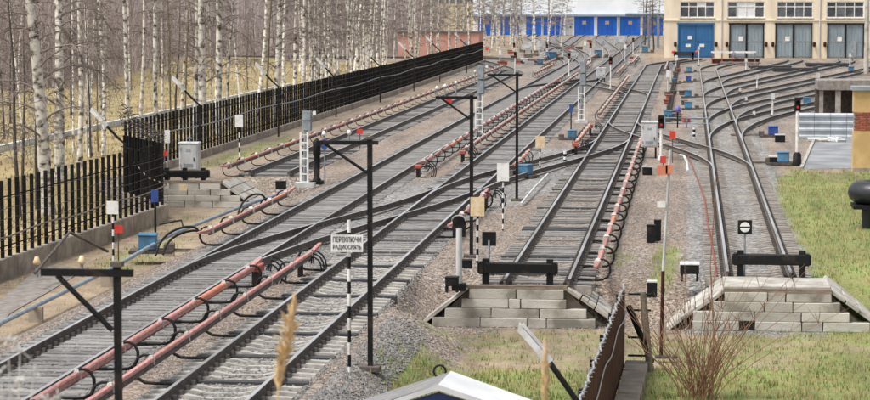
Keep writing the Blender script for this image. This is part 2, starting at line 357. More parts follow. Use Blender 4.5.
# ------------------------------------------------------------------ tracks
RAIL_PROF = [(-.075, -.18), (.075, -.18), (.075, -.168), (.012, -.145), (.012, -.045), (.038, -.034), (.038, -.004), (.03, 0), (-.03, 0), (-.038, -.004), (-.038, -.034), (-.012, -.045), (-.012, -.145), (-.075, -.168)]
def rail_mb(path, off, dz=0.):
    mb = MB(); k = len(RAIL_PROF); vs = []
    for i, p in enumerate(path):
        a = Vector(path[max(i - 1, 0)]); c = Vector(path[min(i + 1, len(path) - 1)]); d = (c - a).normalized(); nn = Vector((d.y, -d.x))
        q = Vector(p) + nn * off
        for u, z in RAIL_PROF: vs.append((q.x + nn.x * u, q.y + nn.y * u, z + dz))
    n = len(path)
    side = []; top = []
    for i in range(n - 1):
        for j in range(k):
            f = (i * k + j, (i + 1) * k + j, (i + 1) * k + (j + 1) % k, i * k + (j + 1) % k)
            (top if j in (6, 7, 8) else side).append(f)
    side += [tuple(range(k)), tuple((n - 1) * k + j for j in range(k - 1, -1, -1))]
    mb.add(vs, side, 0)
    mb.f += top; mb.mi += [1] * len(top); mb.sm += [False] * len(top)
    return mb
def sample(path, step):
    """points and directions every `step` metres along a polyline"""
    out = []; want = step / 2; done = 0.
    for i in range(len(path) - 1):
        a = Vector(path[i]); c = Vector(path[i + 1]); L = (c - a).length; d = (c - a) / L
        while want < done + L: out.append((a + d * (want - done), d)); want += step
        done += L
    return out
def sleeper_concrete():
    mb = MB()
    prof = [(-1.35, -.02), (-.95, 0), (-.55, .0), (-.3, -.05), (.3, -.05), (.55, 0), (.95, 0), (1.35, -.02)]
    vs = []
    for x, z in prof:
        wd = .12 if abs(x) > .5 else .09
        vs += [(x, -wd, -.22), (x, -wd + .03, z), (x, wd - .03, z), (x, wd, -.22)]
    fs = []
    for i in range(len(prof) - 1):
        for j in range(3): fs.append((i * 4 + j, i * 4 + j + 1, (i + 1) * 4 + j + 1, (i + 1) * 4 + j))
    fs += [(3, 2, 1, 0), tuple(len(vs) - 4 + j for j in range(4))]
    return mb.add(vs, fs)
ME_CONC = sleeper_concrete().mesh('sleeper', M_CONC)
ME_CONCD = sleeper_concrete().mesh('sleeper', M_CONCDUST)
def timber_me(L, w_, m): return bevelled((L, w_, .2), .012, .008).mesh('sleeper', m)
ME_TIM = [timber_me(2.75, .23, M_TIMBER) for _ in range(4)]
ME_TAR = [timber_me(2.8, .2, M_DARKTIMBER) for _ in range(3)]
ME_LONGT = [timber_me(3.5, .27, M_TIMBER) for _ in range(3)]
def sleeper_at(me, p, d, par, dz=0., name='sleeper'):
    o = link(name, me, par, (p.x, p.y, -.182 + dz), atan2(d.y, d.x) - pi / 2); return o
def put_timber(me, p, d, par, dz=0.):
    return sleeper_at(me, p, d, par, -.1 + dz)
def track(label, path, pattern, step=.545, skip=None, limit=300, dz=0., shiny=True, fasten=True, cat='railway track', sdz=0.):
    t = thing('railway_track', label, cat)
    top = M_RAILTOP if shiny else M_RUSTTOP
    for off in (-.797, .797):
        part('rail', rail_mb(path, off, dz), [M_STEEL, top], t)
    pts = [(p, d) for p, d in sample(path, step) if not (skip and skip(p))]
    rest = MB(); fst = MB()
    for i, (p, d) in enumerate(pts):
        me, tim = pattern(i, p)
        j = Vector((random.uniform(-.05, .05), random.uniform(-.03, .03))) if tim else Vector((random.uniform(-.012, .012), random.uniform(-.01, .01)))
        d2 = (d + Vector((random.uniform(-.012, .012), 0))).normalized()
        if i < limit:
            (put_timber if tim else sleeper_at)(me, p + j, d2, t, sdz + random.uniform(-.012, 0))
        else:
            rest.box((p.x, p.y, -.26 + sdz), (2.7, .26, .16), atan2(d.y, d.x) - pi / 2)
        if fasten and p.y < 150:
            nn = Vector((d.y, -d.x)); rz = atan2(d.y, d.x) - pi / 2
            for o in (-.797, .797):
                for s in (-1, 1):
                    q = p + nn * (o + s * .115); fst.box((q.x, q.y, -.15), (.11, .15, .075), rz, taper=.7)
    if rest.v: part('far_sleepers', rest, M_TIMBER if pattern(0, pts[0][0])[1] else M_CONCDUST, t, 'stuff')
    if fst.v: part('rail_fastenings', fst, M_FAST, t, 'stuff')
    return t
def straight(x, y0, y1, step=12.): n = max(1, int((y1 - y0) / step)); return [(x, y0 + (y1 - y0) * i / n) for i in range(n + 1)]
def fan(x0, y0, x1, y1, n=36, r=.2):
    out = []; v = 1 / (1 - r)
    for i in range(n + 1):
        t = i / n; q = v * t * t / 2 / r if t < r else v * (t - r / 2) if t < 1 - r else 1 - v * (1 - t) ** 2 / 2 / r
        out.append((x0 + (x1 - x0) * q, y0 + (y1 - y0) * t))
    return out
def scurve(x0, y0, x1, y1, n=24): return [(x0 + (x1 - x0) * smooth(0, 1, i / n), y0 + (y1 - y0) * i / n) for i in range(n + 1)]
XK, XD, XC, XR, XL = -12.22, -8.37, -3.71, 1.81, -16.8
rnd_ = random.Random(3)
def pat_K(i, p): return (rnd_.choice(ME_TIM), True)
def pat_D(i, p):
    if p.y < 66: return (rnd_.choice(ME_TAR), True) if i % 6 == 0 else (ME_CONC, False)
    return (rnd_.choice(ME_TAR), True) if i % 6 == 0 else (rnd_.choice(ME_TIM), True)
def pat_C(i, p): return (rnd_.choice(ME_TIM), True) if rnd_.random() < .55 else (rnd_.choice(ME_TAR), True) if rnd_.random() < .45 else (ME_CONCD, False)
def pat_R(i, p): return (ME_CONCD, False)
def pat_T(i, p): return (rnd_.choice(ME_TIM), True)
track('grey railway track on close set timber sleepers, left of the two tracks at the bottom', straight(XK, 14, 240) + scurve(XK, 246, -18.2, 330) + scurve(-18.3, 334, -20.6, 462, 8), pat_K, .46)
track('railway track with pale concrete sleepers and dark tarred timbers at the bottom edge', straight(XD, 14, 462), pat_D, .545)
track('railway track that ends at the black buffer beam on the middle stone wall', straight(XC, WALL_Y + .25, 246) + scurve(XC, 250, .62, 281.5, 16), pat_C, .6)
track('right hand railway track on grey ballast ending below the white disc sign', straight(XR, WALL_Y + 2.35, 232) + scurve(XR, 236, 6.6, 281.5, 16), pat_R, .545)
track('left dead end railway track beside the black palisade fence', straight(XL, 95.6, 216) + scurve(XL, 220, -26.5, 296), pat_C, .56)
far_main = lambda xs_: (lambda p: any(abs(p.x - x) < 2.5 for x in xs_))
track('long crossover track slanting from the grey left track over to the concrete sleeper track', scurve(XK, 60, XD, 90), pat_T, .6, far_main((XK, XD)), dz=-.004, sdz=-.02)
track('crossover track slanting from the concrete sleeper track towards the middle dead end track', scurve(XD, 84, XC, 120), pat_T, .6, far_main((XD, XC)), dz=-.004, sdz=-.02)
track('crossover track slanting left from the right hand track to the middle dead end track', scurve(XR, 99, XC, 137), pat_T, .6, far_main((XR, XC)), dz=-.004, sdz=-.02)
track('far crossover track beyond the red signals joining the two long main tracks', scurve(XK, 186, XD, 212), pat_T, .6, far_main((XK, XD)), dz=-.004, sdz=-.02)
track('far crossover track near the ladder masts from the middle track to the main track', scurve(XC, 172, XD, 204), pat_T, .6, far_main((XC, XD)), dz=-.004, sdz=-.02)
BR = [(119, 36.), (134, 29.4), (152, 23.6), (172, 17.9), (196, 12.1)]
BRL = ['nearest of the tracks fanning off to the right, passing the corrugated sheet', 'track fanning to the right behind the corrugated sheet', 'track fanning to the right through the middle of the fan', 'track fanning to the right towards the last visible grey gate', 'farthest of the fanning tracks, leading to the middle grey gate']
for (y0, xt), lb in zip(BR, BRL):
    track(lb, fan(XR, y0, xt, 281.5, 40), pat_T, .62, lambda p: p.x < XR + 1.7, dz=-.006 - .001 * xt / 10, sdz=-.03 - .0006 * xt, shiny=True)
for i, (x0, y0, xt, lb) in enumerate([(XK, 250, -25.3, 'far track curving left to the third depot gate'), (XK, 270, -29.5, 'far track curving left towards the birches before the blue depot'), (XD, 300, -12.4, 'far track leading to the right end of the blue depot'), (XD, 262, -16.4, 'far track swinging left to the white door of the blue depot')]):
    track(lb, scurve(x0, y0, xt, 462, 20), pat_T, .9, lambda p: abs(p.x - XD) < 1.7 or abs(p.x - XK) < 1.7 and p.y < 262, dz=-.004 - .002 * i, sdz=-.02 - .005 * i, fasten=False)
track('far track bending sharply to the left behind the end of the fence', [(-17.3 - 10.5 * (1 - cos(a)), 262 + 22 * sin(a)) for a in [i * pi / 2 / 14 for i in range(15)]] + [(-40, 285.5), (-60, 288)], pat_T, .7, None, dz=-.01, fasten=False)
# ------------------------------------------------------------------ conductor rails under pink covers
def bracket_me(sides, q=1.):
    mb = MB()
    def hook(s):
        k = .78 if q < 1 else 1.
        P = [(-.62 * s, 0, -.15), (-.1 * s, 0, -.16), (.12 * s, 0, -.15), (.25 * s, 0, -.08), (.31 * s, 0, .05), (.31 * s, 0, .19), (.25 * s, 0, .31), (.14 * s, 0, .365), (.03 * s, 0, .36)]
        P = [(a_ * k if a_ * s > 0 else a_, b_, c_) for a_, b_, c_ in P]; mb.tube(P, [r * q for r in (.032, .032, .033, .033, .033, .032, .03, .028, .026)], 6)
        mb.box((-.45 * s, 0, -.15), (.3, .14, .05))
    hook(sides); return mb.mesh('bracket', M_RUBBER)
BRK = {1: bracket_me(1), -1: bracket_me(-1)}; BRKT = {1: bracket_me(1, .68), -1: bracket_me(-1, .68)}
_c = MB(); _c.box((0, 0, .335), (.1, .11, .05), taper=.7); _c.box((0, 0, .255), (.15, .06, .14), taper=.8); ME_CLAMP = _c.mesh('clamp', M_INS)
def cover_mb(L, s):
    """inverted channel, open to the track side below; s = side of the track"""
    mb = MB()
    prof = [(-.055, .25), (-.055, .29), (-.04, .318), (.04, .318), (.062, .29), (.062, .195), (.05, .195), (.05, .282), (.034, .304), (-.034, .304), (-.044, .285), (-.044, .25)]
    P = [(u * s, -L / 2, z) for u, z in prof]
    if s < 0: P = P[::-1]
    return mb.prism(P, None, (0, L, 0))
def third_rail(xt, side, y0, y1, label, pitch=3.25, ramp0=True, ramp1=True, m=None, fin=False):
    x = xt + side * 1.46; n = max(1, round((y1 - y0) / pitch)); st = (y1 - y0) / n
    t = thing('conductor_rail', label, 'conductor rail', (x, y0, 0))
    mb = MB(); mb.box((-side * .02, (y1 - y0) / 2, .19), (.07, y1 - y0, .09)); mb.box((-side * .02, (y1 - y0) / 2, .25), (.03, y1 - y0, .03)); part('steel_rail', mb, M_STEEL, t)
    me = cover_mb(st - .035, side).mesh('cover', m or M_PINK); me2 = cover_mb(st - .035, side).mesh('cover', M_SALMON)
    for i in range(n):
        link('cover', me2 if rnd_.random() < .12 else me, t, (0, (i + .5) * st, rnd_.uniform(-.006, .006)))
    for i in range(n + 1):
        yy = min(max(i * st, .25), y1 - y0 - .25)
        link('bracket', (BRK if y0 < 85 else BRKT)[side], t, (0, yy, 0), rnd_.uniform(-.16, .16)); link('clamp', ME_CLAMP, t, (0, yy, 0 if y0 < 59 else -.06)).scale = (1, 1, 1) if y0 < 59 else (1.45, 1.7, 1.25)
    for a, sg, on in ((0, -1, ramp0), (y1 - y0, 1, ramp1)):
        if on:
            q = MB(); L = 1.5
            P = [(-.055, a, .2), (.062, a, .2), (.062, a, .315), (-.055, a, .315)]; Q = [(-.045, a + sg * L, .32), (.045, a + sg * L, .32), (.045, a + sg * L, .38), (-.045, a + sg * L, .38)]
            q.add(P + Q, [(0, 1, 2, 3), (7, 6, 5, 4), (0, 4, 5, 1), (1, 5, 6, 2), (2, 6, 7, 3), (3, 7, 4, 0)]); part('end_ramp', q, m or M_PINK, t)
    return t
third_rail(XK, 1, 21, 58.2, 'pink covered conductor rail right of the grey track, ending at a red box', ramp0=False)
third_rail(XD, -1, 21, 62.0, 'pink covered conductor rail with a pale upturned tip, left of the concrete sleeper track')
third_rail(XK, -1, 67.5, 81.0, 'short pink covered conductor rail below the left stone wall', pitch=3.0)
third_rail(XL, -1, 94, 236, 'long pink covered conductor rail running beside the black palisade fence')
third_rail(XK, 1, 97, 205, 'pink covered conductor rail climbing up the middle right of the grey left track')
third_rail(XD, -1, 106, 212, 'pink covered conductor rail behind the slender mast, left side of the second main track')
third_rail(XD, 1, 70.5, 81, 'short pink covered conductor rail with a red box behind the cream board', pitch=2.4)
third_rail(XC, 1, 60.0, 113, 'pink covered conductor rail with white collars right of the middle dead end track', ramp1=True)
third_rail(XC, -1, 139, 205, 'pink covered conductor rail left of the middle track beyond the crossover')
third_rail(XD, 1, 96.5, 103, 'short orange covered conductor rail beside the blue boxes at the crossover', pitch=2.1, m=M_SALMON)
third_rail(XC, -1, 112, 125, 'short orange red conductor rail ahead of the ladder mast at the crossover', pitch=2.6, m=M_SALMON)
third_rail(XC, 1, 226, 250, 'red covered conductor rail end in front of the beige building corner', m=M_REDBOX)
third_rail(XK, -1, 214, 240, 'far pink covered conductor rail end by the fence end', m=M_SALMON)

for x_, ya, yb, lb in ((-14.6, 245, 262, 'left of the far bend'), (-10.2, 225, 250, 'between the two long tracks at the red signals'), (-6.4, 215, 240, 'right of the second long track at the red signals'), (-16.2, 270, 292, 'left of the far grey cabinets'), (-11.0, 262, 290, 'amid the far tracks'), (-5.9, 252, 275, 'near the big grey cabinet')):
    third_rail(x_ - 1.46, 1, ya, yb, 'orange conductor rail, far yard, ' + lb, pitch=3.4, m=M_SALMON)
def junction_box(p, label, rz=0., s=1.):
    t = thing('junction_box', label, 'junction box', p, rz)
    part('box', bevelled((.34 * s, .5 * s, .2 * s), .02), M_REDBOX, t).location = (0, 0, .35)
    mb = MB(); mb.box((0, 0, .1), (.12, .5, .34)); part('bracket', mb, M_RUBBER, t)
    for k in range(3):
        r = .3 + .06 * k; pts = [(.2 + k * .07, .35 - .1 * k, .25)] + [(.25 + r * sin(a) * .9, .4 + .25 * k, .1 + r * cos(a)) for a in [j * pi / 8 for j in range(9)]]
        mb = MB(); mb.tube(pts, .022, 6); part('cable', mb, M_RUBBER, t)
    return t
junction_box((XK + 1.46, 59.0, -.15), 'red junction box with black cable loops at the end of the left pink cover')
junction_box((XD - 1.62, 61.2, -.2), 'red junction box on the conductor rail with the pale upturned tip', .1, .7)
junction_box((XD + 1.46, 81.8, -.15), 'red junction box behind the cream board on the striped post', 0, .9)
junction_box((XK + 1.46, 95.3, -.15), 'red junction box at the near end of the upper middle pink cover', 0, .8)
junction_box((XD - 1.46, 104.4, -.15), 'red junction box on the bent end of the pink cover past the slender mast', 0, .8)
junction_box((XC - 1.46, 110.5, -.15), 'red junction box beside the black and white bollard', 0, .9)
junction_box((XC - 1.46, 126.6, -.15), 'red junction box at the foot of the right ladder mast', 0, .9)
def cable_loop(pts, r, label, m=M_RUBBER, name='cable', cat='cable'):
    mb = MB(); mb.tube(pts, r, 6); return solo(name, mb, m, label, cat)

# ------------------------------------------------------------------ dead-end walls of stone blocks
def end_wall(label, xc, y, rows, top_w, slabs, left_plank=False, notch=None):
    """rows: list (top to bottom) of lists of (x0, x1) block extents in metres from xc"""
    t = thing('block_wall', label, 'stone wall', (xc, y, LOW))
    H = GZ - LOW + .02; n = len(rows); rh = H / n
    for r, row in enumerate(rows):
        z = H - rh * (r + .5); off = -.018 * r
        for a, b in row:
            ln = b - a + .004
            me = bevelled((ln, .42, rh - .004), random.uniform(.008, .018), .007).mesh('block', M_BLOCK)
            o = link('block', me, t, ((a + b) / 2, .21 + off + random.uniform(-.008, .008), z), random.uniform(-.005, .005)); o.rotation_euler[1] = random.uniform(-.005, .005)
    core = MB(); k = top_w / 2
    bw = k + 1.0
    core.prism([(-k, .3, H - .03), (k, .3, H - .03), (bw, .3, -.05), (-bw, .3, -.05)], None, (0, 2.2, 0)); part('earth_core', core, M_PLINTH, t)
    cap = MB(); cap.box((0, .16, H + .04), (top_w + .1, .3, .1), 0, jit=.012); part('coping_board', cap, M_WOOD, t)
    if len(slabs) == 2:
        for kc in range(3):
            o = link('coping_slab', bevelled((.86, 2.0, .12), .015, .008).mesh('coping_slab', M_SLAB), t, ((kc - 1) * .88, 1.38, H + .05), random.uniform(-.01, .01)); o.rotation_euler[0] = random.uniform(-.008, .008)
    for s in slabs:
        ang = atan2(H, 1.4); ns = 4; L = sqrt(H * H + 1.4 ** 2) / ns
        for q in range(ns):
            for rowi in range(3):
                u = (q + .5) * L
                me = bevelled((L - .03, 1.12, .1), .015, .01).mesh('slab', M_SLAB)
                o = link('slab', me, t, (s * (k + .04 + u * cos(ang)), .62 + rowi * 1.16 + random.uniform(-.05, .05) - .02 * q, H + .03 - u * sin(ang)))
                o.rotation_euler = (random.uniform(-.008, .008), s * ang + random.uniform(-.015, .015), random.uniform(-.012, .012))
    if left_plank:
        L = sqrt(H * H + 1.2 ** 2); ang = atan2(H, 1.2)
        me = bevelled((L, .75, .09), .012, .008).mesh('slab', M_SLAB)
        o = link('slab', me, t, (-(k + .62), .34, H / 2 + .02)); o.rotation_euler[1] = -ang
    return t
sc = scale_at(Vector((WX_C, WALL_Y, -.5)))
def px_rows(rows, x0, z, xc): # photo pixel extents of the blocks on the face -> metres from xc
    return [[((a - x0) / sc, (b - x0) / sc) for a, b in r] for r in rows]
zz = 2.859
rC = [[(205, 338), (341, 475)], [(183, 316), (319, 351), (354, 482)], [(135, 267), (270, 405), (408, 540)], [(98, 235), (238, 371), (374, 425), (428, 566)]]
end_wall('long grey block wall with slabs on its right slope, under the middle buffer beam', WX_C, WALL_Y, px_rows([[(a / zz + 400, b / zz + 400) for a, b in r] for r in rC], 519, 0, 0), 2.4, (1,), True)
rR = [[(362, 481), (484, 532), (535, 661)], [(330, 472), (475, 552), (555, 685)], [(275, 445), (448, 576), (579, 711)], [(272, 403), (449, 577), (580, 636), (639, 768)]]
end_wall('grey block wall with a missing block and slabs on both slopes, under the right buffer beam', WX_R, WALL_Y, px_rows([[(a / 2.855 + 600, b / 2.855 + 600) for a, b in r] for r in rR], 779, 0, 0), 2.5, (-1, 1))
end_wall('mossy block wall beside the near fence end, carrying the left buffer beam', LX, LWALL_Y, [[(-1.5, -.5), (-.47, .65), (.68, 1.5)], [(-1.8, -.9), (-.87, .2), (.23, 1.1), (1.13, 1.9)], [(-2., -.6), (-.57, .5), (.53, 1.5), (1.53, 2.3)], [(-2.2, -1.1), (-1.07, .1), (.13, 1.2), (1.23, 2.6)]], 3.0, (1,))
sg = MB(); sg.box((0, 0, 0), (.32, .015, .26)); solo('notice', sg, M_CREAM, 'small pale square notice fixed on the left block wall', 'notice', loc=G(184, 189.5, -.45) + Vector((0, -.16, .1)))

def buffer_stop(label, x, y, w_, h=.35, posts=(-.8, .8), z0=-.2):
    t = thing('buffer_stop', label, 'buffer stop', (x, y, z0))
    me = bevelled((w_, .26, .26), .02, .006).mesh('beam', M_BLACK); link('beam', me, t, (0, 0, h))
    for px_ in posts:
        mb = MB(); mb.box((px_, .02, (h + .2) / 2 - .05), (.16, .2, h + .35)); mb.box((px_, .28, .1), (.12, .5, .1), tilt=Matrix.Rotation(.5, 3, 'X')); part('post', mb, M_BLACK, t)
    mb = MB()
    for e in (-w_ / 2 + .1, w_ / 2 - .1): mb.box((e, -.0, h), (.1, .3, .3))
    part('iron_strap', mb, M_BLACK, t); return t
buffer_stop('black timber buffer beam on the middle block wall', -4.2, WALL_Y + .4, 2.0, .44)
buffer_stop('black timber buffer beam below the white disc sign on the right wall', 2.12, WALL_Y + 2.5, 2.0, .5, (-.78, .78))
buffer_stop('black timber buffer beam in front of the grey cabinet on the left wall', LX + .05, LWALL_Y + .3, 1.95, .3, (-.72, .0, .72))

# ------------------------------------------------------------------ fences
def plinth_blocks(t, pts, z0, h, L=1.6, th=.3):
    for p, d in sample(pts, L):
        o = link('plinth_block', bevelled((L - .03, th, h), .015, .008).mesh('plinth_block', M_PLINTH), t, (p.x - t.location.x, p.y - t.location.y, z0 + h / 2 - t.location.z), atan2(d.y, d.x))
ME_PICK = bevelled((.095, .1, 1.98), .01).mesh('picket', M_FENCE)
def picket_fence(name, label, path, z0, ph, pitch, limit, ph_h=1.98, L=1.6, rails_=True):
    t = thing(name, label, 'fence', (path[0][0], path[0][1], z0))
    plinth_blocks(t, path, z0 - .1, ph + .1, L)
    rest = MB(); pts = sample(path, pitch)
    for i, (p, d) in enumerate(pts):
        rz = atan2(d.y, d.x); q = (p.x - t.location.x, p.y - t.location.y, ph + ph_h / 2 - .04)
        if i < limit:
            o = link('picket', ME_PICK, t, (q[0], q[1], q[2] + random.uniform(-.012, .012)), rz); o.scale[2] = ph_h / 1.98; o.rotation_euler[0] = random.uniform(-.008, .008)
        else: rest.box(q, (.075, .1, ph_h), rz)
    if rest.v: part('far_pickets', rest, M_FENCE, t, 'stuff')
    if rails_:
        nn = Vector((0, 0))
        for k in range(6):
            mb = MB(); L_ = (Vector(path[-1]) - Vector(path[0])).length; m_ = max(2, int(L_ / 2.5)); P = []
            for i in range(m_ + 1):
                f = i / m_ * (len(path) - 1); a_ = min(int(f), len(path) - 2); q = Vector(path[a_]).lerp(Vector(path[a_ + 1]), f - a_); P.append((q.x - t.location.x + .06, q.y - t.location.y, ph + .22 + k * .3 + random.uniform(-.025, .025)))
            mb.tube(P, .009, 3); part('fence_wire', mb, M_STEEL, t)
        for zr in (.3, 1.75):
            mb = MB(); P = [(p[0] - t.location.x - .05, p[1] - t.location.y, ph + zr) for p in path]; mb.tube(P, .022, 5); part('cross_rail', mb, M_FENCE, t)
    return t
NFX = -19.1
NF = [(NFX, 22), (NFX, 86.2)]
nf = picket_fence('picket_fence', 'near black steel picket fence on a concrete plinth at the left edge', [(NFX, 86.2), (NFX - 1.9, 36)], LOW + .02, .58, .7, 300, 2.3)
rf = picket_fence('picket_fence', 'short return of black picket fence topped with razor wire coils', [(NFX - .1, 86.5), (-22, 91.8)], LOW + .02, .58, .42, 300, 2.25)
ff = picket_fence('palisade_fence', 'long black palisade fence along the birch wood, running back to the depot', [(-22, 92), (-22.05, 180), (-22.9, 267)], GZ - .05, .35, .74, 300, 2.1, 2.2)
# cables clipped on the fences
mb = MB(); P = []
for i in range(60):
    y = 92 + i * 3; P.append((-21.88 - max(0, y - 180) * .0098, y, 1.25 + .06 * sin(i * .8)))
mb.tube(P, .028, 5); solo('fence_cable', mb, M_GREYP, 'sagging grey cable clipped along the long palisade fence', 'cable')
mb = MB(); mb.tube([(NFX + .1 - .038 * (46 - i * 2), 40 + i * 2, .05 + .05 * sin(i * 1.7)) for i in range(24)] + [(NFX + .1, 86, .15), (NFX - 1, 88, .2), (-21.9, 91.9, .9)], .028, 5); solo('fence_cable', mb, M_RUSTTOP, 'brown cable clipped along the near picket fence', 'cable')
# razor wire coils
t = thing('razor_wire', 'grey razor wire coils sagging over the corner of the picket fence', 'razor wire', (NFX, 86.2, 1.35))
for k in range(8):
    mb = MB(); P = []
    for j in range(33):
        u = j / 32; P.append((-.05 - 2.8 * (1 - u) + .1 * sin(j * 1.9 + k), .15 + 5. * (1 - u) + .1 * cos(j * 1.9 + k), .35 + .13 * k * (1 - .75 * u) + .09 * sin(j * 1.1 + k * .9) + .35 * (1 - u) - .1 * sin(pi * u)))
    mb.tube(P, .014, 4); part('coil', mb, M_FAST, t)
# white lamp heads on bent poles along the fence
def fence_lamp(label, foot, h1, dx, dz, head_len, up=.0, yaw=0., group=None):
    t = thing('flood_lamp', label, 'lamp', foot, yaw)
    mb = MB(); mb.tube([(0, 0, 0), (0, 0, h1), (dx * .35, 0, h1 + dz * .3), (dx, 0, h1 + dz)], .045, 6); part('pole', mb, M_BLACK, t)
    d = Vector((dx * .65, 0, dz * .7)).normalized(); c = Vector((dx, 0, h1 + dz)); a = Matrix.Rotation(-atan2(d.z, d.x), 3, 'Y')
    mb = MB(); mb.box(c + d * (.12), (.26, .14, .12), tilt=a); part('collar', mb, M_LGREY, t)
    o = part('lamp_head', MB().box((0, 0, 0), (head_len, .16, .12), taper=.8), M_WHITE, t)
    o.location = c + d * (.22 + head_len / 2); o.rotation_euler[1] = -atan2(d.z, d.x)
    g = part('glass', MB().box((0, 0, -.075), (head_len * .8, .16, .025)), M_LGREY, o)
    return t
for (hx, hy), lb in zip([(101, 118), (180, 84), (262, 69), (322, 63), (368, 53), (403, 46), (430, 40), (458, 36)],
        ['white flood lamp above the razor wire corner', 'white flood lamp over the fence before the broad white birch', 'white flood lamp over the fence beside the olive trunk', 'white flood lamp over the fence left of the dense birches', 'white flood lamp over the fence before the dense birches', 'white flood lamp over the fence just before the pink shed wall', 'white flood lamp in front of the left half of the pink shed wall', 'farthest white flood lamp, before the right end of the pink shed']):
    z = 3.1; p = G(hx, hy, z)
    s = -22.1 / p.x                       # slide along the sight line to the fence
    p = Vector((p.x * s, p.y * s, HC + (z - HC) * s)); zt = p.z
    if hx == 101: p = Vector((p.x * .92, p.y * .92, HC + (zt - HC) * .92)); zt = p.z
    fence_lamp(lb, (p.x + .85, p.y, GZ - (1 if hx == 101 else 0)), zt - .9 - GZ + (1 if hx == 101 else 0), -.65, .62, .6)

# ------------------------------------------------------------------ gantry posts with a bracket arm
MX = -6.04
def x_on(px, py, y): d = ray(px, py); return d.x * y / d.y
def z_on(px, py, y): d = ray(px, py); return HC + d.z * y / d.y
def gantry(label, y, h=4.3, arm=1.0, z=GZ, th=.095, x=MX):
    t = thing('bracket_post', label, 'post', (x, y, z))
    mb = MB(); mb.box((0, 0, h / 2), (th, th, h)); part('post', mb, M_BLACK, t)
    mb = MB(); mb.box((-arm / 2 + .06, -.02, h - .07), (arm + .22, .06, .075)); part('arm', mb, M_BLACK, t)
    mb = MB(); mb.tube([(-arm + .12, -.02, h - .1), (-.05, -.02, h - .66)], .03, 5); part('brace', mb, M_BLACK, t)
    mb = MB(); mb.box((0, 0, .03), (.4, .4, .1)); part('base_plate', mb, M_STEEL, t); mb = MB(); mb.box((0, 0, h + .02), (th + .05, th + .05, .05)); part('cap', mb, M_STEEL, t)
    return t
gantry('near black bracket post at the bottom left, its foot below the frame', 23.9, z_on(118, 266, 23.9) + .5, .74, z=-.5, th=.07, x=x_on(117.5, 300, 23.9))
gantry('tall black bracket post standing at the end of the grass in the middle', 46.4, z_on(370, 139, 46.4) + .36, 1.0, z=-.36, x=x_on(370, 220, 46.4))
gantry('black bracket post behind the dark signal head in the centre', 66.2, z_on(471, 95, 66.2) - GZ, .95, x=x_on(471.5, 160, 66.2))
gantry('farthest black bracket post, beside the blue boxes at the crossover', 85.0, z_on(517, 73, 85.) - GZ, 1.0, x=x_on(517, 120, 85.))

# ------------------------------------------------------------------ boards and markers on posts
def striped(mb_w, mb_b, r, z0, z1, n, x=0, y=0):
    for i in range(n):
        a, b = z0 + (z1 - z0) * i / n, z0 + (z1 - z0) * (i + 1) / n
        (mb_w if i % 2 else mb_b).tube([(x, y, a), (x, y, b)], r, 6)
def board_post(label, px, pb, pt, bw, bh, m=M_WHITE, z=GZ, stripes=9, r=.035, cat='marker board', frame=False):
    p, H = V(px, pb, pt, z); s = scale_at(p)
    t = thing('marker_post', label, cat, p)
    w_ = bw / s; h = bh / s
    mb = MB(); mb.box((0, -.05, H - h / 2), (w_, .03, h)); part('board', mb, m, t)
    if stripes:
        a, b = MB(), MB(); striped(a, b, r, -.1, H - h * .2, stripes); part('white_bands', a, M_WHITE, t, 'stuff'); part('black_bands', b, M_BLACK, t, 'stuff')
    else:
        a = MB(); a.tube([(0, 0, -.1), (0, 0, H - .02)], r, 6); part('pole', a, M_GREYP, t)
    return t
board_post('square white board on a black and white post near the left end of the pipe', 113.5, 265, 201, 12, 13, z=-1.15, stripes=10)
board_post('narrow white board before the far fence left of the grey cabinet', 168, 172, 130, 5, 13, z=GZ, stripes=0)
board_post('white board on a yellowish striped post at the fence above the left pink cover', 239.5, 160, 115, 8, 12, stripes=9)
board_post('white board on a thin striped post left of the blue boxes', 503, 231, 163, 12, 18, stripes=13, r=.028)
board_post('cream board on a striped post beside the dark signal head', 477.5, 263, 197, 14, 19, M_CREAM, stripes=11)
board_post('small cream board on a striped post by the crossover', 540, 168, 136, 9, 12, M_CREAM, stripes=7)
# radio sign with lettering
p, H = V(349.5, 386, 220, -.55); s = scale_at(p)
t = thing('radio_sign', 'white lettered sign on a striped pole between the tracks', 'sign', p)
a, b = MB(), MB(); striped(a, b, .033, -.1, H, 14); part('white_bands', a, M_WHITE, t, 'stuff'); part('black_bands', b, M_BLACK, t, 'stuff')
mb = MB(); zc = H - (243 - 220) / s; mb.box((-.03, -.06, zc), (32 / s, .025, 17 / s)); pl = part('plate', mb, M_WHITE, t)
def lettering(txt, size, loc, parent, m=M_TEXT, width=None, height=None, name='lettering'):
    cu = bpy.data.curves.new('lettering', 'FONT'); cu.body = txt; cu.size = size; cu.align_x = 'CENTER'; cu.align_y = 'CENTER'; cu.extrude = .002; cu.offset = .004
    tmp = bpy.data.objects.new('lettering', cu); COL.objects.link(tmp)
    bpy.context.view_layer.update()
    me = bpy.data.meshes.new_from_object(tmp.evaluated_get(bpy.context.evaluated_depsgraph_get()))
    bpy.data.objects.remove(tmp); me.materials.clear(); me.materials.append(m)
    o = link(name, me, parent, loc); o.rotation_euler[0] = pi / 2
    xs_ = [v.co.x for v in me.vertices]; ys_ = [v.co.y for v in me.vertices]
    if width: o.scale[0] = width / (max(xs_) - min(xs_))
    if height: o.scale[1] = height / (max(ys_) - min(ys_))
    return o
lettering('ПЕРЕКЛЮЧИ', .2, (-.03, -.078, zc + 3.6 / s), pl, width=28.5 / s, height=5.6 / s)
lettering('РАДИОСВЯЗЬ', .2, (-.03, -.078, zc - 3.8 / s), pl, width=28.5 / s, height=5.6 / s)
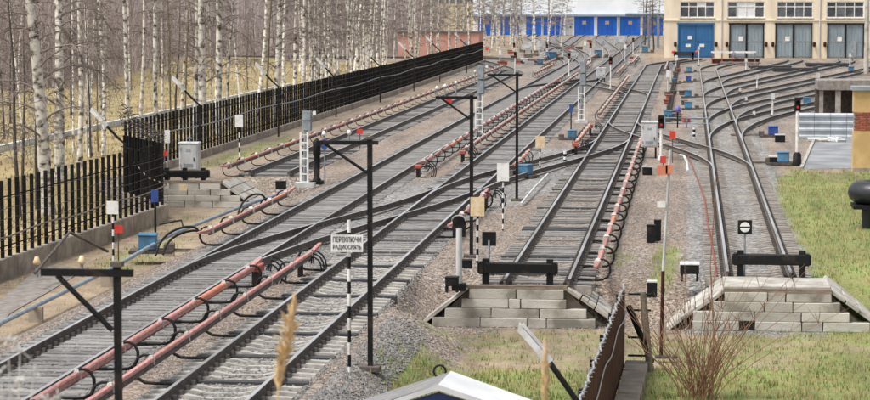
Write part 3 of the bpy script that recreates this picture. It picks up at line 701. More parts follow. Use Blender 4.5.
# striped bollards
for k, (px, pb, pt, lb) in enumerate([(565, 165, 151, 'short black and white bollard between the crossover rails'), (694, 139, 127, 'short black and white bollard left of the right hand track')]):
    p, H = V(px, pb, pt); t = thing('striped_bollard', lb, 'bollard', p); a, b = MB(), MB(); striped(a, b, .07, 0, H, 5); part('white_bands', b, M_WHITE, t, 'stuff'); part('black_bands', a, M_BLACK, t, 'stuff')
# red flags on thin rods
for px, pb, pt, w_, h_, z, lb in [(118.5, 262, 225, 10, 8, -1.15, 'red plate on a rod beside the white board near the pipe'), (165, 178, 151, 6, 5, GZ, 'small red plate by the fence left of the grey cabinet'), (360, 150, 129, 6, 5, GZ, 'small red plate over the far left track'), (449, 120, 98, 6, 5, GZ, 'red plate under the arm of the post with the ladder mast'), (672.5, 163, 131, 6, 8, GZ, 'red plate right of the white cabinet at the right hand track'), (663, 175, 156, 6, 7, GZ, 'red plate just above the orange plate on the thin pole'), (487, 52, 47, 3, 3, GZ, 'tiny red plate beside the end of the long fence'), (403, 77, 70, 5, 3, GZ, 'red plate low on the far fence'), (461, 62, 57, 4, 3, GZ, 'red plate low near the end of the far fence')]:
    p, H = V(px, pb, pt, z); s = scale_at(p); t = thing('red_marker', lb, 'marker', p)
    mb = MB(); mb.tube([(0, 0, 0), (0, 0, H)], .022, 5); part('rod', mb, M_STEEL, t)
    mb = MB(); mb.box((0, -.03, H - h_ / s / 2), (w_ / s, .02, h_ / s)); part('plate', mb, M_RED, t)
# low white capped markers
for k, (px, pb, pt, z, lb) in enumerate([(37, 277, 257, -1.1, 'white capped stub nearest the left edge before the fence'), (82, 277, 256, -1.1, 'white capped stub below the near fence plinth'), (324, 145, 131, GZ, 'white capped stub left of the bracket arm over the left track'), (349, 143, 130, GZ, 'white capped stub above the bracket arm over the left track'), (437, 105, 86, GZ, 'white capped stub before the far fence, left of three'), (445, 101, 84, GZ, 'white capped stub before the far fence, middle of three'), (456, 98, 81, GZ, 'white capped stub before the far fence, right of three'), (475, 86, 70, GZ, 'white capped stub beside the ladder mast head')]):
    p, H = V(px, pb, pt, z); t = thing('marker_stub', lb, 'marker', p)
    mb = MB(); mb.tube([(0, 0, 0), (0, 0, H - .15)], .05, 6); part('stem', mb, M_GREYP, t)
    mb = MB(); mb.lathe((0, 0, H - .24), [(.03, 0), (.1, .02), (.12, .1), (.085, .16), (.06, .24), (.0, .25)], 10); part('cap', mb, M_CREAM if k < 2 else M_WHITE, t)
# the thin pole of the right yard with its small plates
p, H = V(661, 358, 150, -1.1); s = scale_at(p)
t = thing('thin_pole', 'tall thin pole, dark below and white above, right of the foreground fence', 'pole', p)
mb = MB(); mb.tube([(0, 0, 0), (.03, 0, H * .42)], .04, 6); part('lower_pole', mb, M_BROWNFENCE, t)
mb = MB(); mb.tube([(.03, 0, H * .42), (.17, 0, H)], .032, 6); part('upper_pole', mb, M_LGREY, t)
mb = MB(); mb.box((.12, 0, .03), (.5, .2, .06)); part('foot', mb, M_STEEL, t)
mb = MB(); mb.box((-.0, -.05, H - 20 / s), (10 / s, .02, 10 / s)); mb.box((.15, -.05, H - 19 / s), (7 / s, .02, 9 / s)); part('orange_plate', mb, M_SALMON, t)
mb = MB(); mb.box((-.02, -.05, H - 54 / s), (8 / s, .02, 6 / s)); part('white_plate', mb, M_WHITE, t)
# signs seen on the dead ends
p, H = V(745, 262, 220, GZ); p = Vector((p.x, WALL_Y + 2.9, GZ)); d = ray(745, 220); tt = (p.y * _f.y + p.x * _f.x) / (d.x * _f.x + d.y * _f.y); H = HC + d.z * tt - GZ; p.x = d.x * tt; s = scale_at(p)
t = thing('disc_sign', 'black square sign with a white barred disc above the right buffer beam', 'sign', p)
mb = MB(); mb.tube([(0, 0, 0), (0, 0, H - .1)], .025, 6); part('pole', mb, M_GREYP, t)
q = 14 / s; mb = MB(); mb.box((0, -.04, H - q / 2), (q, .03, q)); bd = part('plate', mb, M_BLACK, t)
for sgn in (1, -1):
    mb = MB(); R = q * .36; P = [(R * cos(a), -.058, H - q / 2 + R * sin(a)) for a in [sgn * (.14 + (pi - .28) * i / 12) for i in range(13)]]
    if sgn > 0: P = P[::-1]
    mb.prism(P, None, (0, -.006, 0)); part('half_disc', mb, M_WHITE, bd)
def back_sign(label, px, pb, pt, w_, h_, round_, m_pole, rpole, z=GZ, foot=True):
    p, H = V(px, pb, pt, z); s = scale_at(p); t = thing('round_signal' if round_ else 'square_sign', label, 'signal' if round_ else 'sign', p)
    mb = MB(); mb.tube([(0, 0, 0), (0, 0, H - h_ / s * .6)], rpole, 8); part('pole', mb, m_pole, t)
    w2, h2 = w_ / s / 2, h_ / s; zb = H - h2; mb = MB()
    if round_: P = [(-w2, 0, zb), (w2, 0, zb), (w2, 0, H - w2 * .7)] + [(w2 * cos(a), 0, H - w2 * .7 + w2 * .7 * sin(a)) for a in [pi * i / 8 for i in range(1, 8)]] + [(-w2, 0, H - w2 * .7)]
    else: P = [(-w2, 0, zb), (w2, 0, zb), (w2, 0, H), (-w2, 0, H)]
    mb.prism(P, None, (0, .05, 0)); pl = part('plate', mb, M_BLACK, t)
    if round_:
        mb = MB(); mb.box((0, .14, zb + h2 / 2), (w2 * 1.2, .2, h2 * .7)); part('housing', mb, M_BLACK, t)
        mb = MB(); mb.tube([(-w2, .02, H - w2 * .7)] + [(w2 * 1.05 * cos(a), -.06, H - w2 * .7 + w2 * .8 * sin(a)) for a in [pi - pi * i / 8 for i in range(9)]], .02, 5); part('visor', mb, M_GREYP, pl)
    if foot: mb = MB(); mb.box((0, 0, .08), (.34, .3, .18)); part('foot', mb, M_BLACK, t)
    return t
back_sign('dark round topped signal seen from behind on a pale grey post', 459, 290, 216, 13, 21, True, M_LGREY, .075)
back_sign('plain black square sign just left of the middle buffer beam', 489, 277, 232, 14, 14, False, M_GREYP, .03, foot=False)

# ------------------------------------------------------------------ ladder masts and dwarf signals
def ladder_mast(label, px, pb, plt, pt, w_, lean=0., z=GZ):
    p, H = V(px, pb, pt, z); _, HL = V(px, pb, plt, z); s = scale_at(p)
    t = thing('signal_mast', label, 'signal', p)
    mb = MB(); mb.tube([(.02, .25, 0), (.1, .25, H - .1)], .07, 8); part('mast', mb, M_GREYP, t)
    lw = w_ / s / 2; mb = MB()
    for sx in (-1, 1): mb.box((sx * lw + .05, 0, HL / 2), (.075, .05, HL))
    l = part('ladder', mb, M_WHITE, t)
    for k in range(int(HL / .3)):
        mb = MB(); mb.box((.05, 0, .2 + k * .3), (lw * 2 - .05, .045, .045)); part('rung', mb, M_WHITE, l)
    hh = H - HL; hd = MB()
    for k in range(2): hd.box((.12, .2, HL + hh * (.28 + .45 * k)), (.3, .22, hh * .4))
    hd.box((.12, .33, HL + hh * .5), (.36, .03, hh * .9)); h = part('signal_head', hd, M_GREYP, t)
    for k in range(2):
        q = MB(); q.tube([(.12, .34, HL + hh * (.28 + .45 * k)), (.12, .55, HL + hh * (.28 + .45 * k) - .02)], .1, 8, cap=False); part('visor', q, M_BLACK, h)
    mb = MB(); mb.box((.05, .15, .08), (.75, .6, .16)); part('base', mb, M_LGREY, t)
    mb = MB(); mb.box((.42, .2, H - .12), (.12, .12, .14)); part('lamp_box', mb, M_WHITE, t)
    return t
ladder_mast('white ladder mast with a grey signal head beside the dark hooded signal', 303, 187, 132, 110, 7)
ladder_mast('white ladder mast rising behind the slender bracket post', 478, 141, 96, 64, 7)
ladder_mast('white ladder mast standing by the middle track near the blue rod', 580.5, 123, 87, 60, 6)
p, H = V(317, 184, 138); t = thing('hooded_signal', 'black hooded signal beside the left ladder mast', 'signal', p)
mb = MB(); mb.lathe((0, 0, 0), [(.17, 0), (.16, .2), (.11, .25), (.13, H * .5), (.13, H * .62), (.16, H * .66), (.15, H * .8), (.17, H * .92), (.09, H * .96), (.03, H)], 10); part('hood', mb, M_BLACK, t)
mb = MB(); mb.box((0, 0, .06), (.5, .45, .14)); part('base', mb, M_BLACK, t)
mb = MB(); mb.tube([(.3, 0, 0), (.3, 0, H - .1)], .03, 6); part('rod', mb, M_GREYP, t)
mb = MB(); mb.box((.3, -.05, H - .25), (.2, .04, .4)); part('blue_plate', mb, M_DBLUE, t)
def dwarf(label, px, pb, pt, z=GZ, r=.05, head=.55, black_base=False):
    p, H = V(px, pb, pt, z); t = thing('light_signal', label, 'signal', p)
    mb = MB(); mb.tube([(0, 0, .1), (0, 0, H - head)], r, 8); part('post', mb, M_WHITE, t)
    mb = MB(); mb.lathe((0, 0, 0), [(r * 2.4, 0), (r * 2.2, .5 if black_base else .12), (r * 1.3, .6 if black_base else .2)], 8); part('base', mb, M_BLACK if black_base else M_LGREY, t)
    hd = MB(); hd.box((0, .02, H - head / 2), (.22, .2, head)); hd.box((0, .12, H - head / 2), (.27, .03, head + .05)); h = part('signal_head', hd, M_BLACK, t)
    for k, m in ((.3, M_LAMP), (.72, M_BLACK)):
        q = MB(); zc_ = H - head * (1 - k); q.tube([(0, -.06, zc_), (0, -.12, zc_)], .058, 10); part('lens', q, m, h)
        q = MB(); q.tube([(0, -.06, zc_ + .01), (0, -.24, zc_ - .0)], .075, 10, cap=False); part('visor', q, M_BLACK, h)
    return t
dwarf('red light signal in front of the white cabinet', 661, 160, 116, head=.55, r=.07)
dwarf('red light signal on a white post with a black base left of the corrugated sheet', 797, 166, 98, head=.55, r=.08, black_base=True)
dwarf('red light signal at the far end of the middle pink cover', 569, 77, 53, head=.48)
dwarf('red light signal beyond the far crossover, left of a light blue box', 590.5, 66, 43, head=.5)
dwarf('red light signal behind the farthest bracket arm', 515, 76, 52, head=.5)
dwarf('red light signal beside the cream relay box before the beige building', 610.5, 89, 57, head=.55)
dwarf('small red light signal near the birches before the blue depot', 514, 56, 43, head=.5)
dwarf('small red light signal in front of the white depot door', 547, 54, 44, head=.5)
dwarf('small red light signal near the beige building corner', 633, 54, 38, head=.48)
p, H = V(571, 131, 104); t = thing('blue_rod', 'thin rod with a dark blue tag beside the middle track', 'marker', p)
mb = MB(); mb.tube([(0, 0, 0), (0, 0, H)], .035, 6); part('rod', mb, M_BROWNFENCE, t); mb = MB(); mb.box((0, -.05, H - .22), (.18, .04, .44)); part('tag', mb, M_DBLUE, t)
p, H = V(155.5, 236, 190, -1.15); t = thing('blue_rod', 'dark rod with a bright blue tag at the end of the near fence', 'marker', p)
mb = MB(); mb.tube([(0, 0, 0), (0, 0, H)], .04, 6); part('rod', mb, M_BLACK, t); mb = MB(); mb.box((0, -.06, H - .2), (.24, .06, .42)); part('tag', mb, M_DBLUE, t)
mb = MB(); mb.tube([(.15, 0, .4), (.9, 0, .55), (1., .1, .1)], .035, 6); part('stay', mb, M_BLACK, t)
# striped white posts of the fan
for px, pb, pt, lb in [(772.5, 117, 93, 'white post with a boxed top in the middle of the track fan'), (757, 90, 74, 'white post in the track fan before the second grey gate'), (818, 91, 73, 'white post left of the dark concrete slab'), (746, 71, 58, 'white post before the first grey gate'), (850, 68, 53, 'white post before the last grey gate'), (698.5, 66, 46, 'white post before the blue gate'), (754, 118, 110, 'small white stub in the track fan'), (746, 102, 96, 'small white stub further up the track fan'), (740, 93, 87, 'smallest white stub of the track fan')]:
    p, H = V(px, pb, pt); t = thing('white_post', lb, 'post', p); r = .06
    mb = MB(); mb.tube([(0, 0, 0), (0, 0, H - .3)], r, 8); part('post', mb, M_WHITE, t)
    mb = MB(); mb.box((0, 0, H - .2), (.26, .2, .36) if H > 1.2 else (.18, .18, .24), taper=.85); part('top_box', mb, M_LGREY, t)
    mb = MB(); mb.box((0, 0, .06), (.3, .3, .12)); part('foot', mb, M_STEEL, t)

# ------------------------------------------------------------------ cabinets, switch machines, boxes
def cabinet(label, px, pb, ppanel_b, pt, w_, z=GZ, legs=True):
    p, H = V(px, pb, pt, z); _, h0 = V(px, pb, ppanel_b, z); s = scale_at(p); W = w_ / s; h0 = max(h0, .08)
    t = thing('relay_cabinet', label, 'cabinet', p)
    o = part('body', bevelled((W, .55, H - h0), .02), M_LGREY, t); o.location = (0, 0, (H + h0) / 2)
    d = part('door', bevelled((W * .86, .03, (H - h0) * .88), .008), M_LGREY, o); d.location = (0, -.285, 0)
    mb = MB(); mb.box((0, 0, H + .02), (W + .08, .64, .05), taper=.94); part('roof', mb, M_LGREY, t)
    q = MB(); q.tube([(0, 0, H), (0, 0, H + .2)], .03, 6); q.box((0, 0, H + .2), (.2, .1, .04)); part('vent', q, M_GREYP, t)
    for sx in (-1, 1):
        mb = MB(); mb.box((sx * W * .38, 0, h0 / 2), (.08, .4, h0)); part('leg', mb, M_BLACK, t)
    for zz_ in (.2, .8):
        hg = MB(); hg.box((-W * .42, -.31, h0 + (H - h0) * zz_), (.04, .03, .12)); part('hinge', hg, M_GREYP, t)
    lb_ = MB(); lb_.box((0, -.304, h0 + (H - h0) * .74), (W * .26, .006, .09)); part('name_plate', lb_, M_GREYP, t)
    lv = MB()
    for q_ in range(4): lv.box((0, -.304, h0 + (H - h0) * (.14 + .035 * q_)), (W * .5, .012, .015))
    part('louvre', lv, M_GREYP, t, 'stuff')
    hm = MB(); hm.box((W * .3, -.32, H * .55), (.03, .04, .14)); part('handle', hm, M_BLACK, t)
    return t
cabinet('tall white cabinet on black legs by the right hand signal', 649.5, 158, 147, 122, 16)
cabinet('pale grey cabinet behind the left buffer beam', 190, 178, 170, 143, 19)
cabinet('cream relay box beside the red light signal before the beige building', 601, 83, 78, 68, 9)
cabinet('grey cabinet before the depot left of the road crossing', 528, 53, 50, 42, 9)
cabinet('grey cabinet before the white depot door', 541, 51, 49, 40, 9)
cabinet('large grey cabinet near the right end of the blue depot', 620, 46, 44, 36, 11)
def switch_machine(label, p, rz=0., m=M_BLUE, s=1., rod=1.6, group=None):
    t = thing('switch_machine', label, 'switch machine', p, rz)
    o = part('housing', bevelled((.62 * s, .75 * s, .5 * s), .03), m, t); o.location = (0, 0, .42 * s)
    l = part('lid', bevelled((.66 * s, .8 * s, .06), .015), m, o); l.location = (0, 0, .27 * s); l.rotation_euler[1] = .03
    mb = MB(); mb.box((.1, 0, .1 * s), (1.5 * s, .95 * s, .1)); mb.box((.75 * s, 0, .22 * s), (.35 * s, .6 * s, .26)); part('base_frame', mb, M_STEEL, t)
    mb = MB()
    for k in (-.2, .2): mb.tube([(.6 * s, k, .12), (rod, k, .1)], .035, 6)
    part('rod', mb, M_STEEL, t); return t
for px, py, z, rz, s, rod, lb in [(148, 254, -.9, .15, 1.1, 2.6, 'light blue switch machine at the lower left beside the pipe'), (525, 178, GZ, pi * .9, .95, 1.7, 'blue switch machine just right of the farthest bracket post'), (572, 140, GZ, pi, .9, 2., 'pale blue switch machine left of the short bollard'),
    (668, 120, GZ, 0, 1., 2., 'light blue switch machine left of the blue trestle'), (688, 110, GZ, 0, .95, 2.4, 'teal blue switch machine third up the row'), (688, 98, GZ, 0, 1., 2.4, 'teal blue switch machine above the third in the row'), (688.5, 82, GZ, 0, .9, 2.4, 'dark blue switch machine near the top of the row'), (689, 73, GZ, 0, 1., 2.4, 'pale blue switch machine at the top of the row'), (674, 84, GZ, 0, .8, 1.6, 'small blue switch machine beside the far end of the middle track'),
    (773, 137, GZ, pi, 1., 2.2, 'bright blue switch machine right of the fan track'), (783, 165, GZ, pi, 1., 1.8, 'pale blue switch machine at the corner of the asphalt'), (807, 106, GZ, 0, 1., 1.5, 'blue switch machine under the edge of the concrete slab'), (851, 73, GZ, 0, 1.1, 1.5, 'blue switch machine before the last grey gate'), (598, 58, GZ, 0, 1.7, 1.5, 'light blue box beyond the far crossover'), (551, 61, GZ, .4, 1.9, 1.5, 'long light blue box in the far yard'), (540, 65, GZ, 0, 1.2, 1.5, 'small light blue box left of the long one in the far yard'), (645, 53, GZ, 0, 1.6, 1.2, 'light blue box beside the beige building')]:
    s *= .8
    switch_machine(lb, G(px, py, z), rz, M_DBLUE if 'dark blue' in lb or 'bright' in lb else M_BLUE, s, rod)
# blue trestle at the row
p = G(692, 128); t = thing('cable_trestle', 'pale blue pipe trestle between the cabinets and the right hand track', 'trestle', p)
mb = MB()
for z in (.25, .55): mb.tube([(-1.6, 0, z), (1.0, 0, z)], .04, 6)
part('rail', mb, M_PIPE, t)
for x in (-1.5, -.3, .9): mb = MB(); mb.tube([(x, 0, 0), (x, 0, .62)], .04, 6); part('leg', mb, M_PIPE, t)
p, H = V(677.5, 128, 106); t = thing('violet_lamp_post', 'slim dark post with a violet head at the blue trestle', 'signal', p)
mb = MB(); mb.tube([(0, 0, 0), (0, 0, H - .3)], .04, 6); part('post', mb, M_BLACK, t); mb = MB(); mb.lathe((0, 0, H - .35), [(.04, 0), (.15, .05), (.16, .25), (.06, .36)], 8); part('head', mb, mat('violet_paint', (.2, .17, .5)), t)
def track_box(label, px, py, w_, h_, z=GZ, m=M_BLACK, lid=None, legs=False, rz=0.):
    p = G(px, py, z); s = scale_at(p); W, H = w_ / s, h_ / s; t = thing('track_box', label, 'equipment box', p, rz); hb = H * .45 if legs else 0
    o = part('body', bevelled((W, W * .8, H - hb), .02), m, t); o.location = (0, 0, (H + hb) / 2)
    l = part('lid', bevelled((W * 1.05, W * .86, .05), .01), lid or m, t); l.location = (0, 0, H + .02)
    if legs:
        for sx in (-1, 1): mb = MB(); mb.box((sx * W * .4, 0, hb / 2), (.06, W * .6, hb)); part('leg', mb, M_BLACK, t)
    return t
track_box('black equipment box pair, left one, by the thin pole', 651, 243, 9, 17)
track_box('black equipment box pair, right taller one, by the thin pole', 657.5, 241, 7, 20)
track_box('black box with a white lid on legs before the right slabs', 689.5, 281, 19, 17, lid=M_WHITE, legs=True)
track_box('grey topped box lying near the foreground fence end', 652, 297, 10, 15, lid=M_LGREY)
track_box('small black box with a pale lid right of the middle pink cover', 647.5, 175, 10, 8, lid=M_LGREY)
track_box('black box on legs below the dark signal post', 452, 292, 13, 14, legs=True)
track_box('dark box left of the first ladder mast foot', 281, 189, 10, 7)
track_box('black box by the asphalt corner', 775, 165, 12, 8, lid=M_LGREY)
track_box('black box right of the bright blue switch machine', 780, 142, 10, 7, lid=M_LGREY)
track_box('grey meter box hanging low on the palisade fence', 295, 117, 8, 16, m=M_GREYP, z=GZ)
track_box('low black box at the foot of the cream board', 466, 268, 12, 7)
for k in range(96):   # jumble of small trackside gear in the far yard
    px = random.uniform(500, 640); py = random.uniform(41, 66)
    if k >= 78: px = random.uniform(664, 693) ; py = random.uniform(61, 125)
    p = G(px, py)
    if min(abs(p.x - c) for c in (XK, XD, XC, XR)) < 1.9 or p.x < -24: continue
    m = random.choice([M_REDBOX, M_STEEL, M_LGREY, M_RUSTTOP] if k < 78 else [M_STEEL, M_STEEL, M_RUSTTOP, M_REDBOX]); nm = {'red_paint_box': 'red', 'rail_side_rust': 'rust brown', 'light_grey_paint': 'pale grey', 'rail_head_rusty': 'dull brown'}[m.name]
    t = thing('trackside_box', nm + (' trackside box among the far tracks before the depot' if k < 78 else ' trackside box along the row of switch machines'), 'equipment box', p, random.uniform(-.3, .3), 'small %s trackside boxes %s' % (nm, 'in the far yard' if k < 78 else 'along the switch machine row'))
    a = random.uniform(.35, 1.0) if k < 78 else random.uniform(.25, .5); o = part('body', bevelled((a, .7, .3 * a + .15), .03), m, t); o.location = (0, 0, .15); o = part('lid', bevelled((a + .08, .78, .06), .01), m, t); o.location = (0, 0, .25 + .15 * a)

for k, (px, pb, pt, lb) in enumerate([(668, 92, 70, 'thin grey post in the switch machine row, near'), (671, 80, 62, 'thin grey post in the switch machine row, middle'), (676, 70, 55, 'thin grey post in the switch machine row, far'), (563, 58, 46, 'thin grey post in the far yard left of the red signal'), (585, 54, 41, 'thin grey post in the far yard right of the white door'), (603, 60, 40, 'tall grey post in the far yard near the third pair of gates'), (625, 62, 44, 'tall pale post beyond the cream relay box'), (640, 58, 42, 'pale post left of the beige building corner'), (500, 64, 50, 'pale post at the far bend by the fence end')]):
    p, H = V(px, pb, pt); t = thing('thin_post', lb, 'post', p)
    mb = MB(); mb.tube([(0, 0, 0), (0, 0, H)], .06, 6); part('shaft', mb, M_LGREY, t); mb = MB(); mb.box((0, -.05, H - .3), (.3, .15, .5)); part('box', mb, M_GREYP if k % 2 else M_WHITE, t)
t = thing('cable_rack', 'dark low cable rack along the row of switch machines', 'cable rack', (-1.35, 140, GZ))
for dx in (0, .22): mb = MB(); mb.tube([(dx, i * 5, .32 + random.uniform(-.03, .03)) for i in range(26)], .035, 5); part('cable', mb, M_RUBBER, t)
for i in range(26): mb = MB(); mb.box((.11, i * 5 + .1, .14), (.4, .1, .3)); part('support', mb, M_STEEL, t)
for k, (px, py, lb) in enumerate([(795, 72, 'dark stack of old timbers before the third grey gate'), (772, 70, 'dark stack of old timbers left of the larger one in the fan'), (826, 67, 'dark stack of old timbers before the last visible gate'), (738, 66, 'low stack of rusty rails before the first grey gate')]):
    p = G(px, py); t = thing('timber_stack', lb, 'stack', p, random.uniform(-.2, .2))
    for r in range(2):
        for c in range(5 - r): o = part('timber' if k < 3 else 'rail_piece', bevelled((3.2 + random.random() * 1.2, .24, .2), .012, .01), M_DARKTIMBER if k < 3 else M_RUSTTOP, t); o.location = (random.uniform(-.2, .2), c * .34 + r * .15, .1 + .21 * r); o.rotation_euler[2] = random.uniform(-.06, .06)
# ------------------------------------------------------------------ pipes, hoses, path
mb = MB(); mb.tube([(-16.35, 22, -1.0), (-16.3, 57, -.8), (-16.25, 66, -.72), (-16.2, 74, -.5), (-15.2, 82, -.2), (-14.4, 85.5, -.05)], .06, 10); t = thing('ground_pipe', 'blue grey pipe lying along the ground from the left edge', 'pipe'); part('pipe', mb, M_PIPE, t)
for y in (50, 58.5, 66, 74): mb = MB(); mb.box((-16.28, y, -1.05), (.35, .16, .5)); part('support', mb, M_PLINTH, t)
q = G(168, 240, -.8)
def arc_hose(label, a, d, h, r=.035, n=12):
    cable_loop([(a[0] + d[0] * (t_ - .12 * sin(2 * pi * t_)), a[1] + d[1] * t_, a[2] + d[2] * t_ + h * sin(pi * t_) ** .8) for t_ in [i / n for i in range(n + 1)]], r, label, name='black_hose', cat='hose')
arc_hose('looped black hose at the lower end of the short pink cover, outer one', (-14.9, 66.0, -.3), (.75, 2.4, .45), .42)
arc_hose('looped black hose at the lower end of the short pink cover, inner one', (-14.75, 66.3, -.3), (.7, 1.7, .45), .3)
arc_hose('looped black hose over the middle of the short pink cover by the slabs', (-14.5, 76.2, -.2), (.6, 2.0, .4), .5)
cable_loop([G(684, 147, -.2), G(692, 165, -.2), G(699, 183, -.2), G(705, 200, -.2), G(708, 225, -.2), G(713, 250, -.2), G(717, 276, -.2)], .032, 'dull red hose lying left of the right hand track', mat('hose_dull_red', (.25, .07, .05)), 'red_hose', 'hose')
cable_loop([G(680, 155, -.1), G(684, 156, -.1), G(687, 162), G(688, 171)], .06, 'short pale hose lying near the red plate', M_LGREY, 'pale_hose', 'hose')
cable_loop([G(548, 174, -.05), G(535, 187, -.05), G(524, 200, -.1), G(521, 204, -.17)], .045, 'pale bent pipe right of the blue boxes at the crossover', M_LGREY, 'bent_pipe', 'pipe')
cable_loop([G(35, 250 + 34, -1.0) + Vector((0, 0, .3)), G(70, 262, -1.0) + Vector((0, .0, .9)), G(108, 258, -1.0) + Vector((0, 0, .2))], .045, 'bent dark rod leaning by the near fence plinth', M_STEEL, 'leaning_rod', 'rod')
mb = MB(); poly = [G(-30, 326, LOW), G(30, 276, LOW), G(52, 266, LOW), G(74, 268, LOW), G(74, 277, LOW), G(46, 294, LOW), G(10, 314, LOW), G(-10, 340, LOW)]
mb.prism([(p.x, p.y, LOW - .05) for p in poly][::-1], None, (0, 0, .075)); solo('concrete_path', mb, M_CONCDUST, 'worn concrete slab path under the pipe at the left', kind='structure')
# U bend of a black heating main at the right edge
p = G(868, 234, -.45); t = thing('heating_pipe', 'thick black lagged pipe with a round bend on a pillar at the right edge', 'pipe', p)
mb = MB(); zc = 1.3
P = [(4, -.35, zc), (.35, -.35, zc)] + [(.35 - .62 * sin(a), .25 - .6 * cos(a), zc) for a in [pi * i / 10 for i in range(1, 10)]] + [(.35, .85, zc), (4, .85, zc)]
mb.tube(P, .36, 14); part('pipe', mb, M_BLACKPIPE, t)
mb = MB(); mb.tube([(.0, .1, -.2), (.0, .1, zc - .45)], .2, 12); part('pillar', mb, M_BLACKPIPE, t)
mb = MB(); mb.box((.0, .1, zc - .42), (1.0, 1.4, .12)); part('bracket_plate', mb, M_BLACK, t)

# ------------------------------------------------------------------ right: yellow wall, sheet fence, slab, asphalt
mb = MB(); poly = [G(803, 169), G(816, 139), G(900, 137), G(900, 169)]
mb.prism([(p.x, p.y, GZ - .06) for p in poly], None, (0, 0, .075)); solo('asphalt_apron', mb, M_ASPH, 'wet grey asphalt apron left of the yellow wall', kind='structure')
k1, k2, k3, k4 = [p + Vector((0, 0, 0)) for p in poly]
mb = MB(); mb.prism([(k1.x - .14, k1.y - .1, GZ - .05), (k1.x, k1.y, GZ - .05), (k2.x, k2.y, GZ - .05), (k2.x - .14, k2.y, GZ - .05)], None, (0, 0, .14)); solo('kerb', mb, M_SLAB, 'pale kerb along the asphalt apron', kind='structure')
p = G(853, 172); Yw = p.y; t = thing('yellow_wall', 'yellow plastered wall with a bare brick band at the right edge', 'wall', p)
z1, z2, z3 = 1.73, 2.5, 3.42
for a, b, m, nm, pr in ((0, z1, M_YELLOW, 'lower_wall', 0), (z2, z3, M_YELLOW, 'upper_wall', 0)):
    mb = MB(); mb.box((4, .5, (a + b) / 2 - .02), (8, 1, b - a)); part(nm, mb, m, t)
mb = MB(); mb.box((4.02, .5, (z1 + z2) / 2 - .02), (7.94, .94, z2 - z1)); bb = part('mortar_band', mb, M_PLINTH, t)
me_b = bevelled((.24, .05, .068), .006).mesh('brick', M_BRICK)
for r in range(10):
    for c in range(12):
        link('brick', me_b, bb, (.13 + c * .25 + (.12 if r % 2 else 0), .02 + random.uniform(-.006, .004), z1 + .02 + r * .077))
mb = MB(); mb.box((4, .5, z3 + .05), (8.2, 1.25, .16)); part('roof_cap', mb, M_GREYP, t)
mb = MB(); mb.box((4, 0, .05), (8.04, .1, .24)); part('base_course', mb, M_PLINTH, t)
# corrugated fence
a = G(798, 138); t = thing('sheet_fence', 'ribbed light grey metal sheet screen left of the yellow wall', 'fence', a)
hs_ = 25 / scale_at(a); nsh = 4; Wt = (862 - 798) / scale_at(a)
for k in range(nsh):
    mb = MB(); nn_ = 14; zs = [.02 + (hs_ - .02) * i / nn_ for i in range(nn_ + 1)]
    vs = []; w0 = Wt / nsh
    for z_ in range(nn_ + 1):
        yy = .05 * (1 if (z_ // 2) % 2 else -1) if True else 0
        vs += [(k * w0 + .01, yy, zs[z_]), ((k + 1) * w0 - .01, yy, zs[z_]), ]
    n0 = len(vs); vs += [(x, y + .012, z) for x, y, z in vs]
    fs = [(2 * i, 2 * i + 1, 2 * i + 3, 2 * i + 2) for i in range(nn_)] + [(n0 + 2 * i + 2, n0 + 2 * i + 3, n0 + 2 * i + 1, n0 + 2 * i) for i in range(nn_)]
    mb.add(vs, fs); part('sheet', mb, M_SHEET, t)
for k in range(nsh + 1): mb = MB(); mb.box((k * Wt / nsh, .14, hs_ / 2), (.08, .08, hs_)); part('post', mb, M_GREYP, t)
for k in range(9):
    pt_ = G(random.uniform(806, 846), random.uniform(139.5, 142.5)); t = thing('debris', 'broken pale slab lying along the foot of the corrugated sheet', 'rubble', pt_, random.uniform(0, 3), 'pale rubble along the corrugated sheet')
    o = part('piece', bevelled((random.uniform(.3, 1.), random.uniform(.2, .5), random.uniform(.1, .22)), .03, .03), random.choice([M_WHITE, M_LGREY, M_BLOCK]), t); o.location = (0, 0, .08); o.rotation_euler[0] = .15
# concrete platform
a = G(817, 117); s = scale_at(a); t = thing('concrete_platform', 'dark concrete slab on short posts behind the corrugated sheet', 'platform', a)
W = 7.; hz = (117 - 80) / s
part('slab', bevelled((W, 3.2, .62), .03, .01), M_CONCDUST, t).location = (W / 2, 1.4, hz - .31)
for k in range(6): mb = MB(); mb.box((.25 + k * 1.0, .1, (hz - .62) / 2), (.22 + .1 * (k % 2), .3, hz - .62)); part('post', mb, M_CONCDUST, t)
mb = MB(); mb.box((W / 2, 2.8, (hz - .62) / 2), (W, .2, hz - .62)); part('back_wall', mb, M_STEEL, t)
p, H = V(866, 76, -30); t = thing('utility_pole', 'pale round concrete pole at the right edge before the beige building', 'pole', p); mb = MB(); mb.tube([(0, 0, 0), (0, 0, 9.5)], [.24, .16], 12); part('shaft', mb, M_BLOCK, t)
mb = MB(); mb.box((0, 0, .1), (.8, .8, .25)); part('footing', mb, M_PLINTH, t); mb = MB(); mb.tube([(-.9, 0, 9.2), (.9, 0, 9.2)], .05, 6); part('crossarm', mb, M_GREYP, t)

